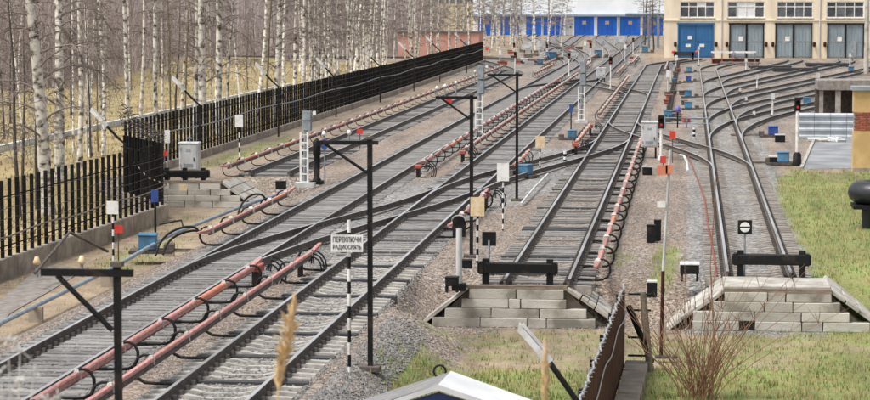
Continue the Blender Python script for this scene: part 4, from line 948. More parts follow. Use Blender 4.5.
# ------------------------------------------------------------------ far buildings
def on_plane(px, py, Y):
    d = ray(px, py); t = Y / d.y; return d.x * t, HC + d.z * t
def facade(mb, x0, x1, z0, z1, openings, y, depth):
    X = sorted({x0, x1} | {v for o in openings for v in o[:2]}); Z = sorted({z0, z1} | {v for o in openings for v in o[2:4]})
    for a, b in zip(X, X[1:]):
        for c, d in zip(Z, Z[1:]):
            mx, mz = (a + b) / 2, (c + d) / 2
            if any(o[0] < mx < o[1] and o[2] < mz < o[3] for o in openings): continue
            mb.box((mx, y + depth / 2, mz), (b - a, depth, d - c))
BY = G(760, 58).y
bx0 = on_plane(664, 57, BY)[0]
t = thing('workshop_building', 'beige two storey workshop with one blue and several grey gates', 'building', (bx0, BY, GZ))
def L3(x, y, z): return (x - bx0, y - BY, z - GZ)
gates = []; wins = []
gz1 = on_plane(700, 24, BY)[1]; wz0 = on_plane(700, 17.5, BY)[1]; wz1 = on_plane(700, 1.5, BY)[1]
for a, b in ((678.5, 713), (730, 763), (776, 811), (828, 863)): gates.append((on_plane(a, 40, BY)[0], on_plane(b, 40, BY)[0]))
for a, b in ((680, 714.5), (727.5, 764.5), (777, 813), (826.5, 864)): wins.append((on_plane(a, 10, BY)[0], on_plane(b, 10, BY)[0]))
for k in range(4):
    gates.append((gates[3][0] + 5.7 * (k + 1), gates[3][1] + 5.7 * (k + 1))); wins.append((wins[3][0] + 5.7 * (k + 1), wins[3][1] + 5.7 * (k + 1)))
ops = [(a - bx0, b - bx0, -.3, gz1 - GZ) for a, b in gates] + [(a - bx0, b - bx0, wz0 - GZ, wz1 - GZ) for a, b in wins]
BW = gates[-1][1] - bx0 + 2.4; BH = 9.2
mb = MB(); facade(mb, 0, BW, -.3, BH, ops, 0, .45); part('front_wall', mb, M_BEIGE, t)
mb = MB(); mb.box((.2, 15.5, BH / 2), (.4, 30, BH)); mb.box((BW - .2, 15.5, BH / 2), (.4, 30, BH)); mb.box((BW / 2, 30.4, BH / 2), (BW, .4, BH)); part('side_wall', mb, M_BEIGE, t)
mb = MB(); mb.box((BW / 2, 15.4, BH + .16), (BW + .8, 31.4, .3)); part('roof', mb, M_ROOF, t)
mb = MB(); mb.box((BW / 2, -.05, wz0 - GZ - .32), (BW + .1, .12, .16)); mb.box((BW / 2, -.06, BH - .25), (BW + .1, .14, .3)); part('string_course', mb, M_BEIGE, t)
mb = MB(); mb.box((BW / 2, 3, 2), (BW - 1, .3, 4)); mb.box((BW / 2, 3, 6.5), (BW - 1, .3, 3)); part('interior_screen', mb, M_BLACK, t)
for i, (a, b) in enumerate(gates):
    a -= bx0; b -= bx0; W = b - a; H = gz1 - GZ
    m = M_GATEBLUE if i == 0 else M_GATEGREY
    fr = MB()
    fr.box((a - .04, -.04, H / 2), (.14, .16, H)); fr.box((b + .04, -.04, H / 2), (.14, .16, H)); fr.box(((a + b) / 2, -.05, H + .06), (W + .36, .18, .18)); fo = part('gate_frame', fr, m if i == 0 else M_BLACK, t)
    for s in (0, 1):
        lw = W / 2 - .04; cx = a + W * (.25 + .5 * s)
        g = MB(); g.box((cx, .1, H / 2), (lw, .1, H - .06)); lo_ = part('gate_leaf', g, m, fo, label='blue gate leaf' if i == 0 else None)
        g = MB()
        for k in range(5): g.box((cx - lw / 2 + lw * (k + .5) / 5, .035, H / 2), (.05, .03, H - .2))
        for z in (.25, H * .5, H - .25): g.box((cx, .03, z), (lw - .06, .04, .09))
        part('gate_battens', g, m if i == 0 else M_GREYP, fo)
        if i: g = MB(); g.box((cx + (.5 - s) * lw * .96, .0, H / 2), (.1, .05, H)); part('gate_stile', g, M_BLACK, fo)
    for (u, zf, w_, h_) in ([(.33, .6, .5, .42), (.28, .37, .6, .35), (.68, .37, .6, .35)] if i == 0 else [(.33, .57, .55, .55)]):
        g = MB(); g.box((a + W * u, -.0, H * zf), (w_, .03, h_)); part('notice', g, M_WHITE, fo)
    if i == 3: g = MB(); g.box((a + W * .72, -.0, 1.05), (.75, .05, 1.9)); part('wicket_door', g, M_GREYP, fo)
    for s in (-.38, .38):
        g = MB(); xl = (a if s < 0 else b) + s; g.lathe((xl, -.25, 1.35), [(.06, 0), (.17, .1), (.19, .5), (.08, .62)], 8); g.box((xl, -.12, 1.55), (.1, .3, .08)); part('lantern', g, M_BROWNFENCE, t)
for x in ((gates[0][1] + gates[1][0]) / 2, (gates[2][1] + gates[3][0]) / 2, (gates[4][1] + gates[5][0]) / 2):
    g = MB(); g.tube([(x - bx0, -.1, .2), (x - bx0, -.1, BH - .2)], .07, 6); part('down_pipe', g, M_LGREY, t)
for i, (a, b) in enumerate(wins):
    a -= bx0; b -= bx0; W = b - a; z0, z1 = wz0 - GZ, wz1 - GZ; H = z1 - z0
    fr = MB(); th = .1
    for x in [a + th / 2 + (W - th) * k / 4 for k in range(5)]: fr.box((x, .12, (z0 + z1) / 2), (th, .1, H))
    for z in (z0 + th / 2, z0 + H * .68, z1 - th / 2): fr.box(((a + b) / 2, .121, z), (W - .01, .09, th))
    f = part('window', fr, M_WHITE, t)
    for k in range(4):
        for (c, d) in ((z0 + .08, z0 + H * .65), (z0 + H * .71, z1 - .08)):
            white = (i == 1 and k in (1, 2)) or (i == 0 and k == 2 and random.random() < .4)
            g = MB(); g.box((a + W * (k + .5) / 4, .155, (c + d) / 2), (W / 4 - .09, .02, d - c)); part('pane', g, M_BRIGHTGLASS if i == 1 and k == 1 or white else M_GLASS, f)
    g = MB(); g.box(((a + b) / 2, -.06, z0 - .06), (W + .2, .2, .09)); part('sill', g, M_LGREY, f)
# white and rust trestles before the gates
for k, (px, lb) in enumerate([(722, 'white topped rusty barrier before the first grey gate, left one'), (745, 'white topped rusty barrier before the first grey gate, right one')]):
    p = G(px, 63.5); t = thing('barrier', lb, 'barrier', p)
    mb = MB(); mb.box((0, 0, 1.25), (2.4, .12, .22)); part('bar', mb, M_WHITE, t)
    for x in (-1.1, 0, 1.1): mb = MB(); mb.box((x, 0, .6), (.12, .12, 1.2)); part('leg', mb, M_RUSTTOP if k else M_REDBOX, t)
    mb = MB(); mb.box((.3, .3, .25), (2.6, .6, .5), jit=.08); part('scrap', mb, M_BROWNFENCE, t)
p = G(684, 61); t = thing('buffer_stop', 'dark buffer frame with red lamp before the blue gate', 'buffer stop', p); mb = MB(); mb.box((0, 0, .85), (2.4, .3, .5)); part('beam', mb, M_DARKTIMBER, t)
for x in (-1, 1): mb = MB(); mb.box((x, .1, .5), (.25, .5, 1.0)); part('post', mb, M_BLACK, t)
for x in (-1.2, 1.5): mb = MB(); mb.lathe((x, -.15, .9), [(.1, 0), (.22, .05), (.22, .25), (.1, .32)], 8); part('red_lamp', mb, M_RED, t)

DY = G(560, 35.2).y
dx0, dx1 = on_plane(473, 30, DY)[0], on_plane(672, 30, DY)[0]
t = thing('train_depot', 'long white depot hall with a row of bright blue gates', 'building', (dx0, DY, GZ))
dz1 = on_plane(560, 16.6, DY)[1] - GZ; dw = dx1 - dx0
dg = [(477.7, 496.7), (500.5, 520.7), (526, 541.4), (543.4, 563.7), (574.3, 594), (597.3, 616.8), (619.8, 640.3), (643.5, 663)]
dgx = [(on_plane(a, 30, DY)[0] - dx0, on_plane(b, 30, DY)[0] - dx0) for a, b in dg]
dd = tuple(on_plane(q, 30, DY)[0] - dx0 for q in (565.5, 572.5))
mb = MB(); facade(mb, 0, dw, -.3, 11., [(a, b, -.3, dz1) for a, b in dgx] + [(dd[0], dd[1], -.3, dz1 - .3)], 0, .4); part('front_wall', mb, M_DEPOTWHITE, t)
mb = MB(); mb.box((.2, 20.4, 5.4), (.4, 40, 11.2)); mb.box((dw - .2, 20.4, 5.4), (.4, 40, 11.2)); part('side_wall', mb, M_DEPOTWHITE, t)
mb = MB(); mb.box((dw / 2, 20.4, 11.2), (dw + 1, 41.4, .4)); part('roof', mb, M_ROOF, t)
mb = MB(); mb.box((dw / 2, -.5, dz1 + .3), (dw + .3, 1.1, .28)); part('eave_beam', mb, mat('eave_grey_blue', (.33, .42, .5), (.25, .33, .4), 2), t)
for i, (a, b) in enumerate(dgx):
    g0 = MB(); g0.box(((a + b) / 2, .3, dz1 / 2), (b - a + .02, .1, dz1 + .1)); fo = part('gate', g0, M_DEPOTBLUE, t)
    for s in range(4):
        g = MB(); g.box((a + (b - a) * (.125 + .25 * s), .2, dz1 / 2), ((b - a) / 4 - .05, .08, dz1 - .12)); part('gate_leaf', g, M_DEPOTBLUE, fo)
        g = MB()
        for z in (.4, dz1 * .5, dz1 - .4): g.box((a + (b - a) * (.125 + .25 * s), .15, z), ((b - a) / 4 - .2, .05, .09))
        part('gate_rail', g, M_DEPOTBLUE, fo)
    g = MB(); g.box((a + (b - a) * .5, .12, dz1 * .68), (.75, .04, .65)); part('notice', g, M_CREAM, fo)
g = MB(); g.box(((dd[0] + dd[1]) / 2, .2, dz1 / 2 - .2), (dd[1] - dd[0] - .05, .1, dz1 - .5)); f = part('door', g, M_LGREY, t); g = MB(); g.box(((dd[0] + dd[1]) / 2 + .3, .13, 1.6), (.3, .05, .4)); part('pane', g, M_GLASS, f)
for x in [dd[0] - 2, dgx[3][0] - .2, dgx[5][1] + .3]: g = MB(); g.tube([(x, -.1, 0), (x, -.1, dz1 + .2)], .09, 6); part('down_pipe', g, M_LGREY, t)
p = G(653, 48); t = thing('pipe_bridge', 'grey blue pipe gantry between the depot and the beige building', 'gantry', p)
zb = on_plane(653, 15, p.y)[1] - GZ
for x in (-.6, .7): mb = MB(); mb.box((x, 0, zb / 2), (.35, .35, zb)); part('column', mb, M_PIPE, t)
mb = MB(); mb.tube([(-4, 0, zb + .1), (2.2, 0, zb + .1)], .22, 8); part('pipe', mb, M_PIPE, t)
PY = 291.; px0, px1 = on_plane(398, 50, PY)[0], on_plane(479, 50, PY)[0]; zt = on_plane(440, 32.5, PY)[1] - GZ
t = thing('pink_shed', 'low pink plastered shed behind the birches at the far end of the fence', 'building', (px0, PY, GZ))
mb = MB(); mb.box(((px1 - px0) / 2, 3, zt / 2), (px1 - px0, 6, zt)); part('wall', mb, M_PINKWALL, t); mb = MB(); mb.box(((px1 - px0) / 2, 3, zt + .08), (px1 - px0 + .4, 6.4, .14)); part('roof', mb, M_ROOF, t)
for k in range(4): mb = MB(); mb.box(((px1 - px0) * (k + .5) / 4, -.03, zt / 2), (.25, .1, zt - .04)); part('pilaster', mb, M_PINKWALL, t)
mb = MB(); mb.box((px1 - px0 - 1.5, -.03, 1.), (.9, .06, 2.)); part('door', mb, M_GREYP, t)
# low pale wall in the field behind the fence
t = thing('low_wall', 'low pale wall in the dry grass behind the birches', 'wall', (-31.8, 70, GZ))
for k in range(40): link('wall_panel', bevelled((.22, 2.94, .4), .02).mesh('wall_panel', M_LGREY) if k == 0 else bpy.data.meshes['wall_panel'], t, (random.uniform(-.04, .04), k * 3 + 1.5, .2), random.uniform(-.01, .01))

# ------------------------------------------------------------------ trees
def birch_parts(seed, H, r, first, nb, blen, bark, lean=0., droop=.25, tw=15):
    R = random.Random(seed); tr = MB(); cr = MB()
    pts = []; x = y = 0.; dx = lean; dy = 0.
    n = 14
    for i in range(n + 1):
        z = H * i / n; pts.append(Vector((x, y, z))); dx += R.uniform(-.045, .045); dy += R.uniform(-.045, .045); dx += (lean * .6 - dx) * .2; x += dx * H / n; y += dy * H / n
    pts[0].z = -.2
    rad = [max(.012, r * (1.25 if i == 0 else 1) * (1 - i / n) ** .75) for i in range(n + 1)]
    tr.tube(pts, rad, 9)
    def at_(z):
        i = min(n - 1, max(0, int(z / H * n))); f = z / H * n - i; return pts[i].lerp(pts[i + 1], f)
    for b in range(nb):
        u = (b + R.random()) / nb; z = first + (H * .97 - first) * u ** .85
        a = R.uniform(0, 2 * pi); L = blen * (1.05 - .65 * (z - first) / (H - first)) * R.uniform(.55, 1.1); up = R.uniform(.35, 1.0)
        p = at_(z); d = Vector((cos(a), sin(a), up)).normalized(); P = [p.copy()]; q = p.copy()
        for k in range(5):
            d = (d + Vector((R.uniform(-.15, .15), R.uniform(-.15, .15), -droop * (.4 + .3 * k)))).normalized(); q = q + d * L / 5; P.append(q.copy())
        br = max(.016, r * .2 * (1.1 - z / H))
        cr.tube(P, [br, br * .8, br * .6, br * .45, br * .3, .007], 4, cap=False)
        for k in range(tw):
            f = R.uniform(.25, 1.) * 5; i = min(4, int(f)); s = P[i].lerp(P[i + 1], f - i)
            e = (P[i + 1] - P[i]).normalized() + Vector((R.uniform(-.8, .8), R.uniform(-.8, .8), R.uniform(-.9, .5)))
            e = e.normalized() * R.uniform(.3, 1.0) * L * .28
            m = s + e * .5 + Vector((0, 0, .02)); g = s + e + Vector((0, 0, -.18 * e.length))
            cr.tube([s, m, g], [.013, .01, .006], 3, cap=False, sm=False)
    return tr, cr
PROT = {}
for nm, args in {'big': (11, 16, .27, 2.6, 46, 3.8, M_BARK, 0, .3, 26), 'mid': (12, 15, .135, 3.0, 44, 2.6, M_BARK, 0, .2, 20), 'mid2': (13, 16, .13, 3.4, 40, 2.4, M_BARK, .03, .2, 20), 'thin': (14, 13, .09, 2.8, 36, 2.0, M_BARK, .02, .15, 18), 'thin2': (15, 12, .08, 2.2, 36, 1.8, M_BARK, -.03, .12, 18),
                 'lean': (16, 14, .12, 4.5, 24, 2.2, M_BARK, .14, .2), 'dark': (17, 10, .085, 1.4, 30, 2.6, M_BARKDARK, 0, .12, 20), 'olive': (18, 12, .07, 2.5, 24, 1.8, M_BARKOLIVE, .06, .1)}.items():
    tr, cr = birch_parts(args[0], args[1], args[2], args[3], args[4], args[5], args[6], *args[7:])
    PROT[nm] = (tr.mesh('trunk', args[6]), cr.mesh('crown', M_TWIG), 'birch_tree' if args[6] is M_BARK else 'bare_tree')
def tree(kind, label, x, y, s=1., sh=1., rz=None, group=None, z=None):
    t = thing(PROT[kind][2], label, 'tree', (x, y, ground_z(x, y) if z is None else z), random.uniform(0, 6.28) if rz is None else rz, group)
    t.scale = (s, s, sh); t.rotation_euler[0] = random.gauss(0, .035); t.rotation_euler[1] = random.gauss(0, .035); link('trunk', PROT[kind][0], t); link('crown', PROT[kind][1], t); return t
def at_px(px, x, py=90):
    d = ray(px, py); return x, x * d.y / d.x
for px, x, kind, s, lb in [(18, -24.4, 'dark', 1., 'dark bare tree with spreading twigs nearest the left edge'), (46.5, -24.0, 'big', 1.02, 'broad white birch with black marks and drooping twigs near the left edge'), (59, -24.8, 'big', .8, 'white birch close beside the broad one near the left edge'),
    (79, -25.6, 'mid2', .95, 'white birch left of the razor wire corner'), (90, -27., 'thin', 1.1, 'slim birch just left of the razor wire corner'), (103, -28.5, 'thin2', 1., 'thin birch above the razor wire corner'), (127, -25.2, 'mid', .9, 'speckled birch right of the razor wire corner'), (139, -25.8, 'lean', .85, 'leaning white birch before the dry grass'),
    (157, -25., 'mid2', .95, 'dark speckled birch between the leaning one and the olive stems'), (171, -24.7, 'olive', .75, 'thin olive stem left of the flood lamp'), (184, -25.0, 'olive', .8, 'slanting olive stem right of the flood lamp'), (180, -27.5, 'thin', 1., 'slim birch behind the flood lamp'), (194, -25.2, 'mid', 1., 'white birch left of a broad birch at the fence'), (202, -24.2, 'big', .86, 'broad white birch at the fence right of the flood lamp'),
    (217, -24.6, 'big', .76, 'dark marked birch right of the broad one at the fence'), (226, -26, 'thin', 1., 'slim birch behind the dark marked one'), (240, -27.5, 'thin2', 1., 'thin leaning birch in front of the dry meadow'), (256, -25.2, 'mid2', 1., 'straight white birch left of the olive trunk'), (266, -24.6, 'olive', 1.15, 'olive brown trunk behind the second fence lamp'), (276, -24.8, 'big', .8, 'white birch right of the olive trunk'),
    (283, -26, 'mid', 1., 'white birch second right of the olive trunk'), (294, -25.5, 'mid2', 1.05, 'white birch above the meter box on the fence'), (303, -26.5, 'mid', .95, 'white birch right above the meter box'), (318, -25.2, 'mid2', 1., 'straight white birch left of the third fence lamp'), (327, -26, 'mid', .9, 'white birch right of the third fence lamp'), (337, -25.4, 'mid2', 1., 'white birch at the left end of the dense grove')]:
    tree(kind, lb, *at_px(px, x), s)
rt = random.Random(5)
grove = 'birches of the dense grove behind the fence'
for k in range(104):
    px = rt.uniform(300, 486); x = -24.3 - abs(rt.gauss(0, 9)); x, y = at_px(px, x)
    if y > 430 or (y > 288 and y < 300): continue
    kd = rt.choice(['mid', 'mid2', 'thin', 'thin', 'thin2', 'lean'])
    row = 'at the fence' if x > -27.5 else 'behind the fence' if x > -33 else 'deep in the grove'
    if y > 300: row = 'beyond the pink shed'
    gap = 'by the third lamp' if px < 322 else 'by the fourth lamp' if px < 368 else 'by the fifth lamp' if px < 403 else 'left before the pink shed' if px < 440 else 'right before the pink shed'
    if y > 300: gap = 'on the left' if px < 400 else 'on the right'
    tree(kd, '%s birch %s, %s' % ({'mid': 'sturdy white', 'mid2': 'straight white', 'thin': 'slim pale', 'thin2': 'very thin', 'lean': 'leaning white'}[kd], row, gap), x, y, rt.uniform(.8, 1.2), rt.uniform(.8, 1.1), group=grove)
for k in range(56):
    px = rt.uniform(-40, 320); x = rt.uniform(-25, -52); x, y = at_px(px, x)
    kd = rt.choice(['thin', 'thin2', 'mid2', 'olive', 'dark', 'dark', 'dark'])
    tree(kd, '%s tree in dry meadow %s, %s' % ({'thin': 'slim pale', 'thin2': 'very thin pale', 'mid2': 'straight white', 'olive': 'olive stemmed', 'dark': 'dark bare'}[kd], 'by the low wall' if x > -37 else 'far towards the wood', 'left of first lamp' if px < 100 else 'by the second lamp' if px < 180 else 'before the third lamp' if px < 262 else 'past the third lamp'), x, y, rt.uniform(.45, .85), rt.uniform(.6, .95), group='young trees scattered over the dry meadow')
for k in range(34):
    px = rt.choice([rt.uniform(503, 562), rt.uniform(512, 550), rt.uniform(480, 505)]); d = ray(px, 40); y = rt.uniform(312, 400); x = d.x * y / d.y
    kd = rt.choice(['thin', 'thin2', 'mid'])
    tree(kd, '%s birch before the %s' % ({'thin': 'slim pale', 'thin2': 'very thin pale', 'mid': 'sturdier white'}[kd], 'leftmost blue depot gate' if px < 498 else 'second depot gate from left' if px < 523 else 'third depot gate from left' if px < 542 else 'fourth depot gate from left'), x, y, rt.uniform(.9, 1.3), rt.uniform(.8, 1.), group='birches before the blue depot')
for k in range(7):
    px = rt.uniform(634, 661); d = ray(px, 30); y = rt.uniform(325, 420); x = d.x * y / d.y
    tree(rt.choice(['dark', 'olive', 'thin']), 'bare tree between the blue depot and the beige building', x, y, rt.uniform(1., 1.5), 1., group='bare trees between depot and workshop')
# far wood: a dense mass of bare stems and twigs
mbt = MB(); rw = random.Random(9)
vs = []; fs = []
def stem(x, y, z0, h, r, lx, ly):
    o = len(vs)
    for k, (f, q) in enumerate(((0, 1.), (1, .35))):
        for j in range(3): a = 2.094 * j + x; vs.append((x + lx * f * h + r * q * cos(a), y + ly * f * h + r * q * sin(a), z0 + h * f))
    for j in range(3): fs.append((o + j, o + (j + 1) % 3, o + 3 + (j + 1) % 3, o + 3 + j))
cnt = 0
while cnt < 80000:
    y = 185 + 330 * rw.random() ** 1.3
    x = edge_x(y) - 1 - 110 * rw.random() ** 1.6 + rw.gauss(0, 1.6)
    if rw.random() < .16: y = rw.uniform(300, 520); x = rw.uniform(-24 - (y - 290) * .16 - 4, -60)
    if x > -70 and y > 296 and x > -(y * .098) : continue
    px_ = x / y
    if px_ < -.36: continue
    cnt += 1
    tall = rw.random() < .05
    stem(x, y, GZ if tall else rw.uniform(-.2, 6), rw.uniform(8, 13) if tall else rw.uniform(2., 5), rw.uniform(.03, .065) if tall else rw.uniform(.014, .03), rw.gauss(0, .05 if tall else .3), rw.gauss(0, .05 if tall else .3))
mbt.add(vs, fs); solo('bare_thicket', mbt, M_THICKET, 'brown bare wood filling the distance behind the birches', kind='stuff')
vs = []; fs = []; cnt = 0
while cnt < 500:
    y = 190 + 300 * rw.random(); x = edge_x(y) + 4 - 70 * rw.random() ** 1.6
    if x > -70 and y > 296 and x > -(y * .098): continue
    cnt += 1; stem(x, y, GZ, rw.uniform(8, 13), rw.uniform(.05, .1), rw.gauss(0, .03), rw.gauss(0, .03))
mbt = MB(); mbt.add(vs, fs); solo('distant_trunks', mbt, M_THICKETPALE, 'pale distant trunks standing in the bare wood', kind='stuff')
ru = random.Random(33); vs = []; fs = []; cnt = 0
while cnt < 2200:
    y = 80 + 210 * ru.random() ** 1.4; x = -23.2 - 34 * ru.random() ** 1.5
    if y < 92: x = min(x, -22.8)
    cnt += 1; stem(x, y, ground_z(x, y) - .02, ru.uniform(.3, 1.5), ru.uniform(.007, .012), ru.gauss(0, .28), ru.gauss(0, .28))
mbt = MB(); mbt.add(vs, fs); solo('undergrowth', mbt, M_TWIG, 'low bare brushwood under the birches', kind='stuff')
vs = []; fs = []
for k in range(20000):
    y = 78 + 190 * ru.random() ** 1.5; x = -20 - 45 * ru.random() ** 1.3
    if y > 86 and x > -22.6: continue
    z = ground_z(x, y); h = ru.uniform(.08, .24); a = ru.uniform(0, 6.28); o = len(vs); w_ = ru.uniform(.02, .06)
    vs += [(x - w_ * cos(a), y - w_ * sin(a), z), (x + w_ * cos(a), y + w_ * sin(a), z), (x + h * ru.uniform(-.6, .6), y + h * ru.uniform(-.6, .6), z + h)]; fs.append((o, o + 1, o + 2))
mbt = MB(); mbt.add(vs, fs); solo('meadow_grass', mbt, M_DRYBLADE, 'matted dry grass of the meadow behind the fence', kind='stuff')
# ------------------------------------------------------------------ foreground
# canopy tent
zr = 1.5; d0 = G(451, 371, zr); t = thing('canopy_tent', 'small gabled canopy with white and grey roof and blue front at the bottom edge', 'tent', (d0.x, d0.y - 1.35, LOW))
Hr = zr - LOW; hw = 1.32; ez = Hr - .45; L = 1.25; xo = -.06
for nm, s, m in (('left_roof', -1, M_TARPGREY), ('right_roof', 1, M_TARP)):
    mb = MB(); n = 8; vs = []
    for i in range(n + 1):
        f = i / n
        for j in range(5):
            g = j / 4; sag = -.05 * sin(pi * f) * sin(pi * g) - .012 * sin(9 * g) * f
            vs.append((xo * (1 - g) + s * hw * f, .1 + L * g, Hr + (ez - Hr) * f + sag))
    fs = [(i * 5 + j, (i + 1) * 5 + j, (i + 1) * 5 + j + 1, i * 5 + j + 1) for i in range(n) for j in range(4)]
    k = len(vs); vs += [(x, y, z - .03) for x, y, z in vs]; fs2 = [tuple(a + k for a in f[::-1]) for f in fs]
    mb.add(vs, fs + fs2, 0, True); part(nm, mb, m, t)
mb = MB(); mb.prism([(-hw + .05, .16, ez - .06), (hw - .05, .16, ez - .06), (xo, .16, Hr - .12)], None, (0, .03, 0)); mb.box((0, .18, ez / 2 - .05), (2 * hw - .12, .03, ez)); part('front_cloth', mb, M_TARPBLUE, t)
mb = MB(); mb.box((-hw + .06, L / 2, ez / 2 - .05), (.03, L - .2, ez)); mb.box((hw - .06, L / 2, ez / 2 - .05), (.03, L - .2, ez)); mb.box((0, L, ez / 2 - .05), (2 * hw - .12, .03, ez)); part('side_cloth', mb, M_TARPBLUE, t)
mb = MB(); mb.prism([(-hw, .1, ez - .07), (-hw, .1, ez), (xo, .1, Hr), (hw, .1, ez), (hw, .1, ez - .07), (xo, .1, Hr - .08)][::-1], None, (0, .02, 0)); part('front_valance', mb, M_TARP, t)
mb = MB(); mb.tube([(xo - .1 + .09 * cos(a), L + .05, Hr + .0 + .09 * sin(a)) for a in [2 * pi * i / 12 for i in range(13)]], .018, 5); part('ring', mb, M_BLACK, t)
for sx in (-1, 1):
    for yy in (.22, L - .08): mb = MB(); mb.tube([(sx * (hw - .12), yy, -.1), (sx * (hw - .12), yy, ez - .05)], .03, 6); part('leg', mb, M_GREYP, t)
# brown ribbed fence at the bottom
Y1, Y0 = 52.2, 24.
def fx(y): return -1.38 - .27 * (Y1 - y) / 14.7
t = thing('ribbed_fence', 'dark brown ribbed metal fence topped with barbed wire in the foreground', 'fence', (fx(Y1), Y1, LOW))
zb = .12; zt = 1.86
def lp(y, z, dx=0.): return (fx(y) - fx(Y1) + dx, y - Y1, z)
n = 22
for k in range(n):
    a, b = Y1 - (Y1 - Y0) * k / n, Y1 - (Y1 - Y0) * (k + 1) / n
    mb = MB(); m_ = 12; pr = []
    for i in range(m_ + 1):
        y = a + (b - a) * i / m_ - (.01 if i == m_ else 0); o = .035 if (i // 2) % 2 else 0.; pr.append((y, o))
    vs = [];
    for y, o in pr: vs += [lp(y, zb, o), lp(y, zt + .02 * sin(k), o)]
    kk = len(vs); vs += [(x - .012, y, z) for x, y, z in vs]
    fs = [(2 * i, 2 * i + 2, 2 * i + 3, 2 * i + 1) for i in range(m_)] + [(kk + 2 * i + 1, kk + 2 * i + 3, kk + 2 * i + 2, kk + 2 * i) for i in range(m_)]
    mb.add(vs, fs); part('sheet', mb, M_BROWNFENCE, t)
for z in (.5, 1.6): mb = MB(); mb.tube([lp(Y1, z, -.06), lp(Y0, z, -.06)], .035, 5); part('cross_rail', mb, M_BLACK, t)
for k in range(9):
    y = Y1 - k * 3.2; mb = MB(); mb.box(lp(y, .85, -.12), (.1, .1, 1.66)); part('post', mb, M_BLACK, t)
for k in range(18): link('plinth_block', bevelled((.5, 1.45, .3), .02, .01).mesh('plinth_block', M_PLINTH) if k == 0 else bpy.data.meshes[pbn], t, lp(Y1 - .7 - k * 1.5, .08, .3)); pbn = [m.name for m in bpy.data.meshes if m.name.startswith('plinth_block')][-1]
def wire(pts, r=.016): mb = MB(); mb.tube(pts, r, 5); return mb
P = [];
for i in range(120): y = Y1 - i * .235; P.append(lp(y, zt + .05 + .03 * sin(i * 1.3), .02 + .02 * cos(i * 2.1)))
part('barbed_wire', wire(P, .022), M_WIRE, t)
P = [lp(Y1 - i * .4, 1.35 - .12 * sin(i * .5) * .6, .06) for i in range(70)]; part('barbed_wire', wire(P, .014), M_WIRE, t)
mb = MB()
for i in range(50): y = Y1 - i * .5; mb.box(lp(y, zt + .05, .02), (.12, .012, .012)); mb.box(lp(y, zt + .05, .02), (.012, .012, .12))
part('barbs', mb, M_WIRE, t, 'stuff')
t2 = t
for k, (dx, y) in enumerate(((.5, Y1 - .1),)):
    mb = MB(); mb.tube([lp(y, -.1, dx + .1), lp(y, 1.75, dx - .08)], [.09, .07], 7); part('timber_stay', mb, M_WOOD, t)
    mb = MB()
    for z in (.35, .75, 1.35, 1.7): mb.tube([lp(y, z, .1), lp(y, z, dx + .1)], .025, 5)
    part('tie_bar', mb, M_BLACK, t)
    mb = MB(); mb.tube([lp(y - .6, 1.5, .14), lp(y + .1, .2, .62)], .07, 6); part('brace', mb, M_BLACK, t)
# flood lamp hanging over that fence
hp = G(517, 323, .72); hp = hp * 1.0
def on_depth(px, py, Y): x, z = on_plane(px, py, Y); return Vector((x, Y, z))
yl = 36.; a = on_depth(516, 324, yl); b = on_depth(550, 363, yl); c = on_depth(577, 401, yl); e = Vector((fx(yl) + .1, yl, c.z - .75))
t = thing('flood_lamp', 'near white flood lamp on a black bent pole beside the brown fence', 'lamp', (e.x, yl, LOW))
def rel(v): return (v.x - t.location.x, v.y - t.location.y, v.z - t.location.z)
mb = MB(); mb.tube([rel(Vector((e.x, yl, LOW))), rel(e), rel(c), rel(b)], .045, 8); part('pole', mb, M_BLACK, t)
dv = (a - b); Lh = dv.length; ang = atan2(dv.z, dv.x)
mb = MB(); mb.box((0, 0, 0), (Lh * .8, .13, .1), taper=.75); o = part('lamp_head', mb, M_WHITE, t); o.location = rel(a.lerp(b, .42)); o.rotation_euler[1] = -ang
mb = MB(); mb.box((0, 0, 0), (.2, .13, .13)); o2 = part('collar', mb, M_LGREY, t); o2.location = rel(a.lerp(b, .86)); o2.rotation_euler[1] = -ang
mb = MB(); mb.box((0, 0, -.075), (Lh * .66, .14, .03)); part('glass', mb, M_LGREY, o)
# bare red stemmed bush
rb = random.Random(21); cb = G(697, 399, LOW); t = thing('bare_bush', 'leafless bush of thin reddish stems at the lower right', 'shrub', (cb.x, cb.y, LOW))
mb = MB(); mt = MB()
for k in range(62):
    a = rb.uniform(0, 2 * pi); r0 = rb.uniform(0, .38); x0, y0 = r0 * cos(a), r0 * sin(a); h = rb.uniform(.9, 2.75) * (1.1 - r0 * .3); lx = rb.gauss(.25 * cos(a) - .06, .46); ly = rb.gauss(.1 * sin(a), .25)
    P = [(x0, y0, -.05)]; 
    for i in range(1, 6): f = i / 5; P.append((x0 + lx * h * f ** 1.3 + rb.gauss(0, .025), y0 + ly * h * f ** 1.3, h * f))
    mb.tube(P, [.011, .0095, .008, .0065, .005, .003], 4, cap=False)
    for j in range(rb.randint(2, 5)):
        i = rb.randint(1, 4); s = Vector(P[i]); e = s + Vector((rb.gauss(0, .16), rb.gauss(0, .16), rb.uniform(.15, .5))); mt.tube([s, s.lerp(e, .5) + Vector((.01, 0, 0)), e], [.009, .007, .004], 3, cap=False)
part('stems', mb, M_STEM, t, 'stuff'); part('twigs', mt, M_STEM, t, 'stuff')
p, H = V(712, 400, 175, LOW); t = thing('tall_shoot', 'single tall thin reddish shoot rising above the bush', 'shrub', p); mb = MB(); mb.tube([(0, 0, 0), (.02, 0, H * .3), (-.06, 0, H * .6), (.04, 0, H)], [.02, .017, .013, .006], 5, cap=False); part('stem', mb, M_STEM, t)
mb = MB()
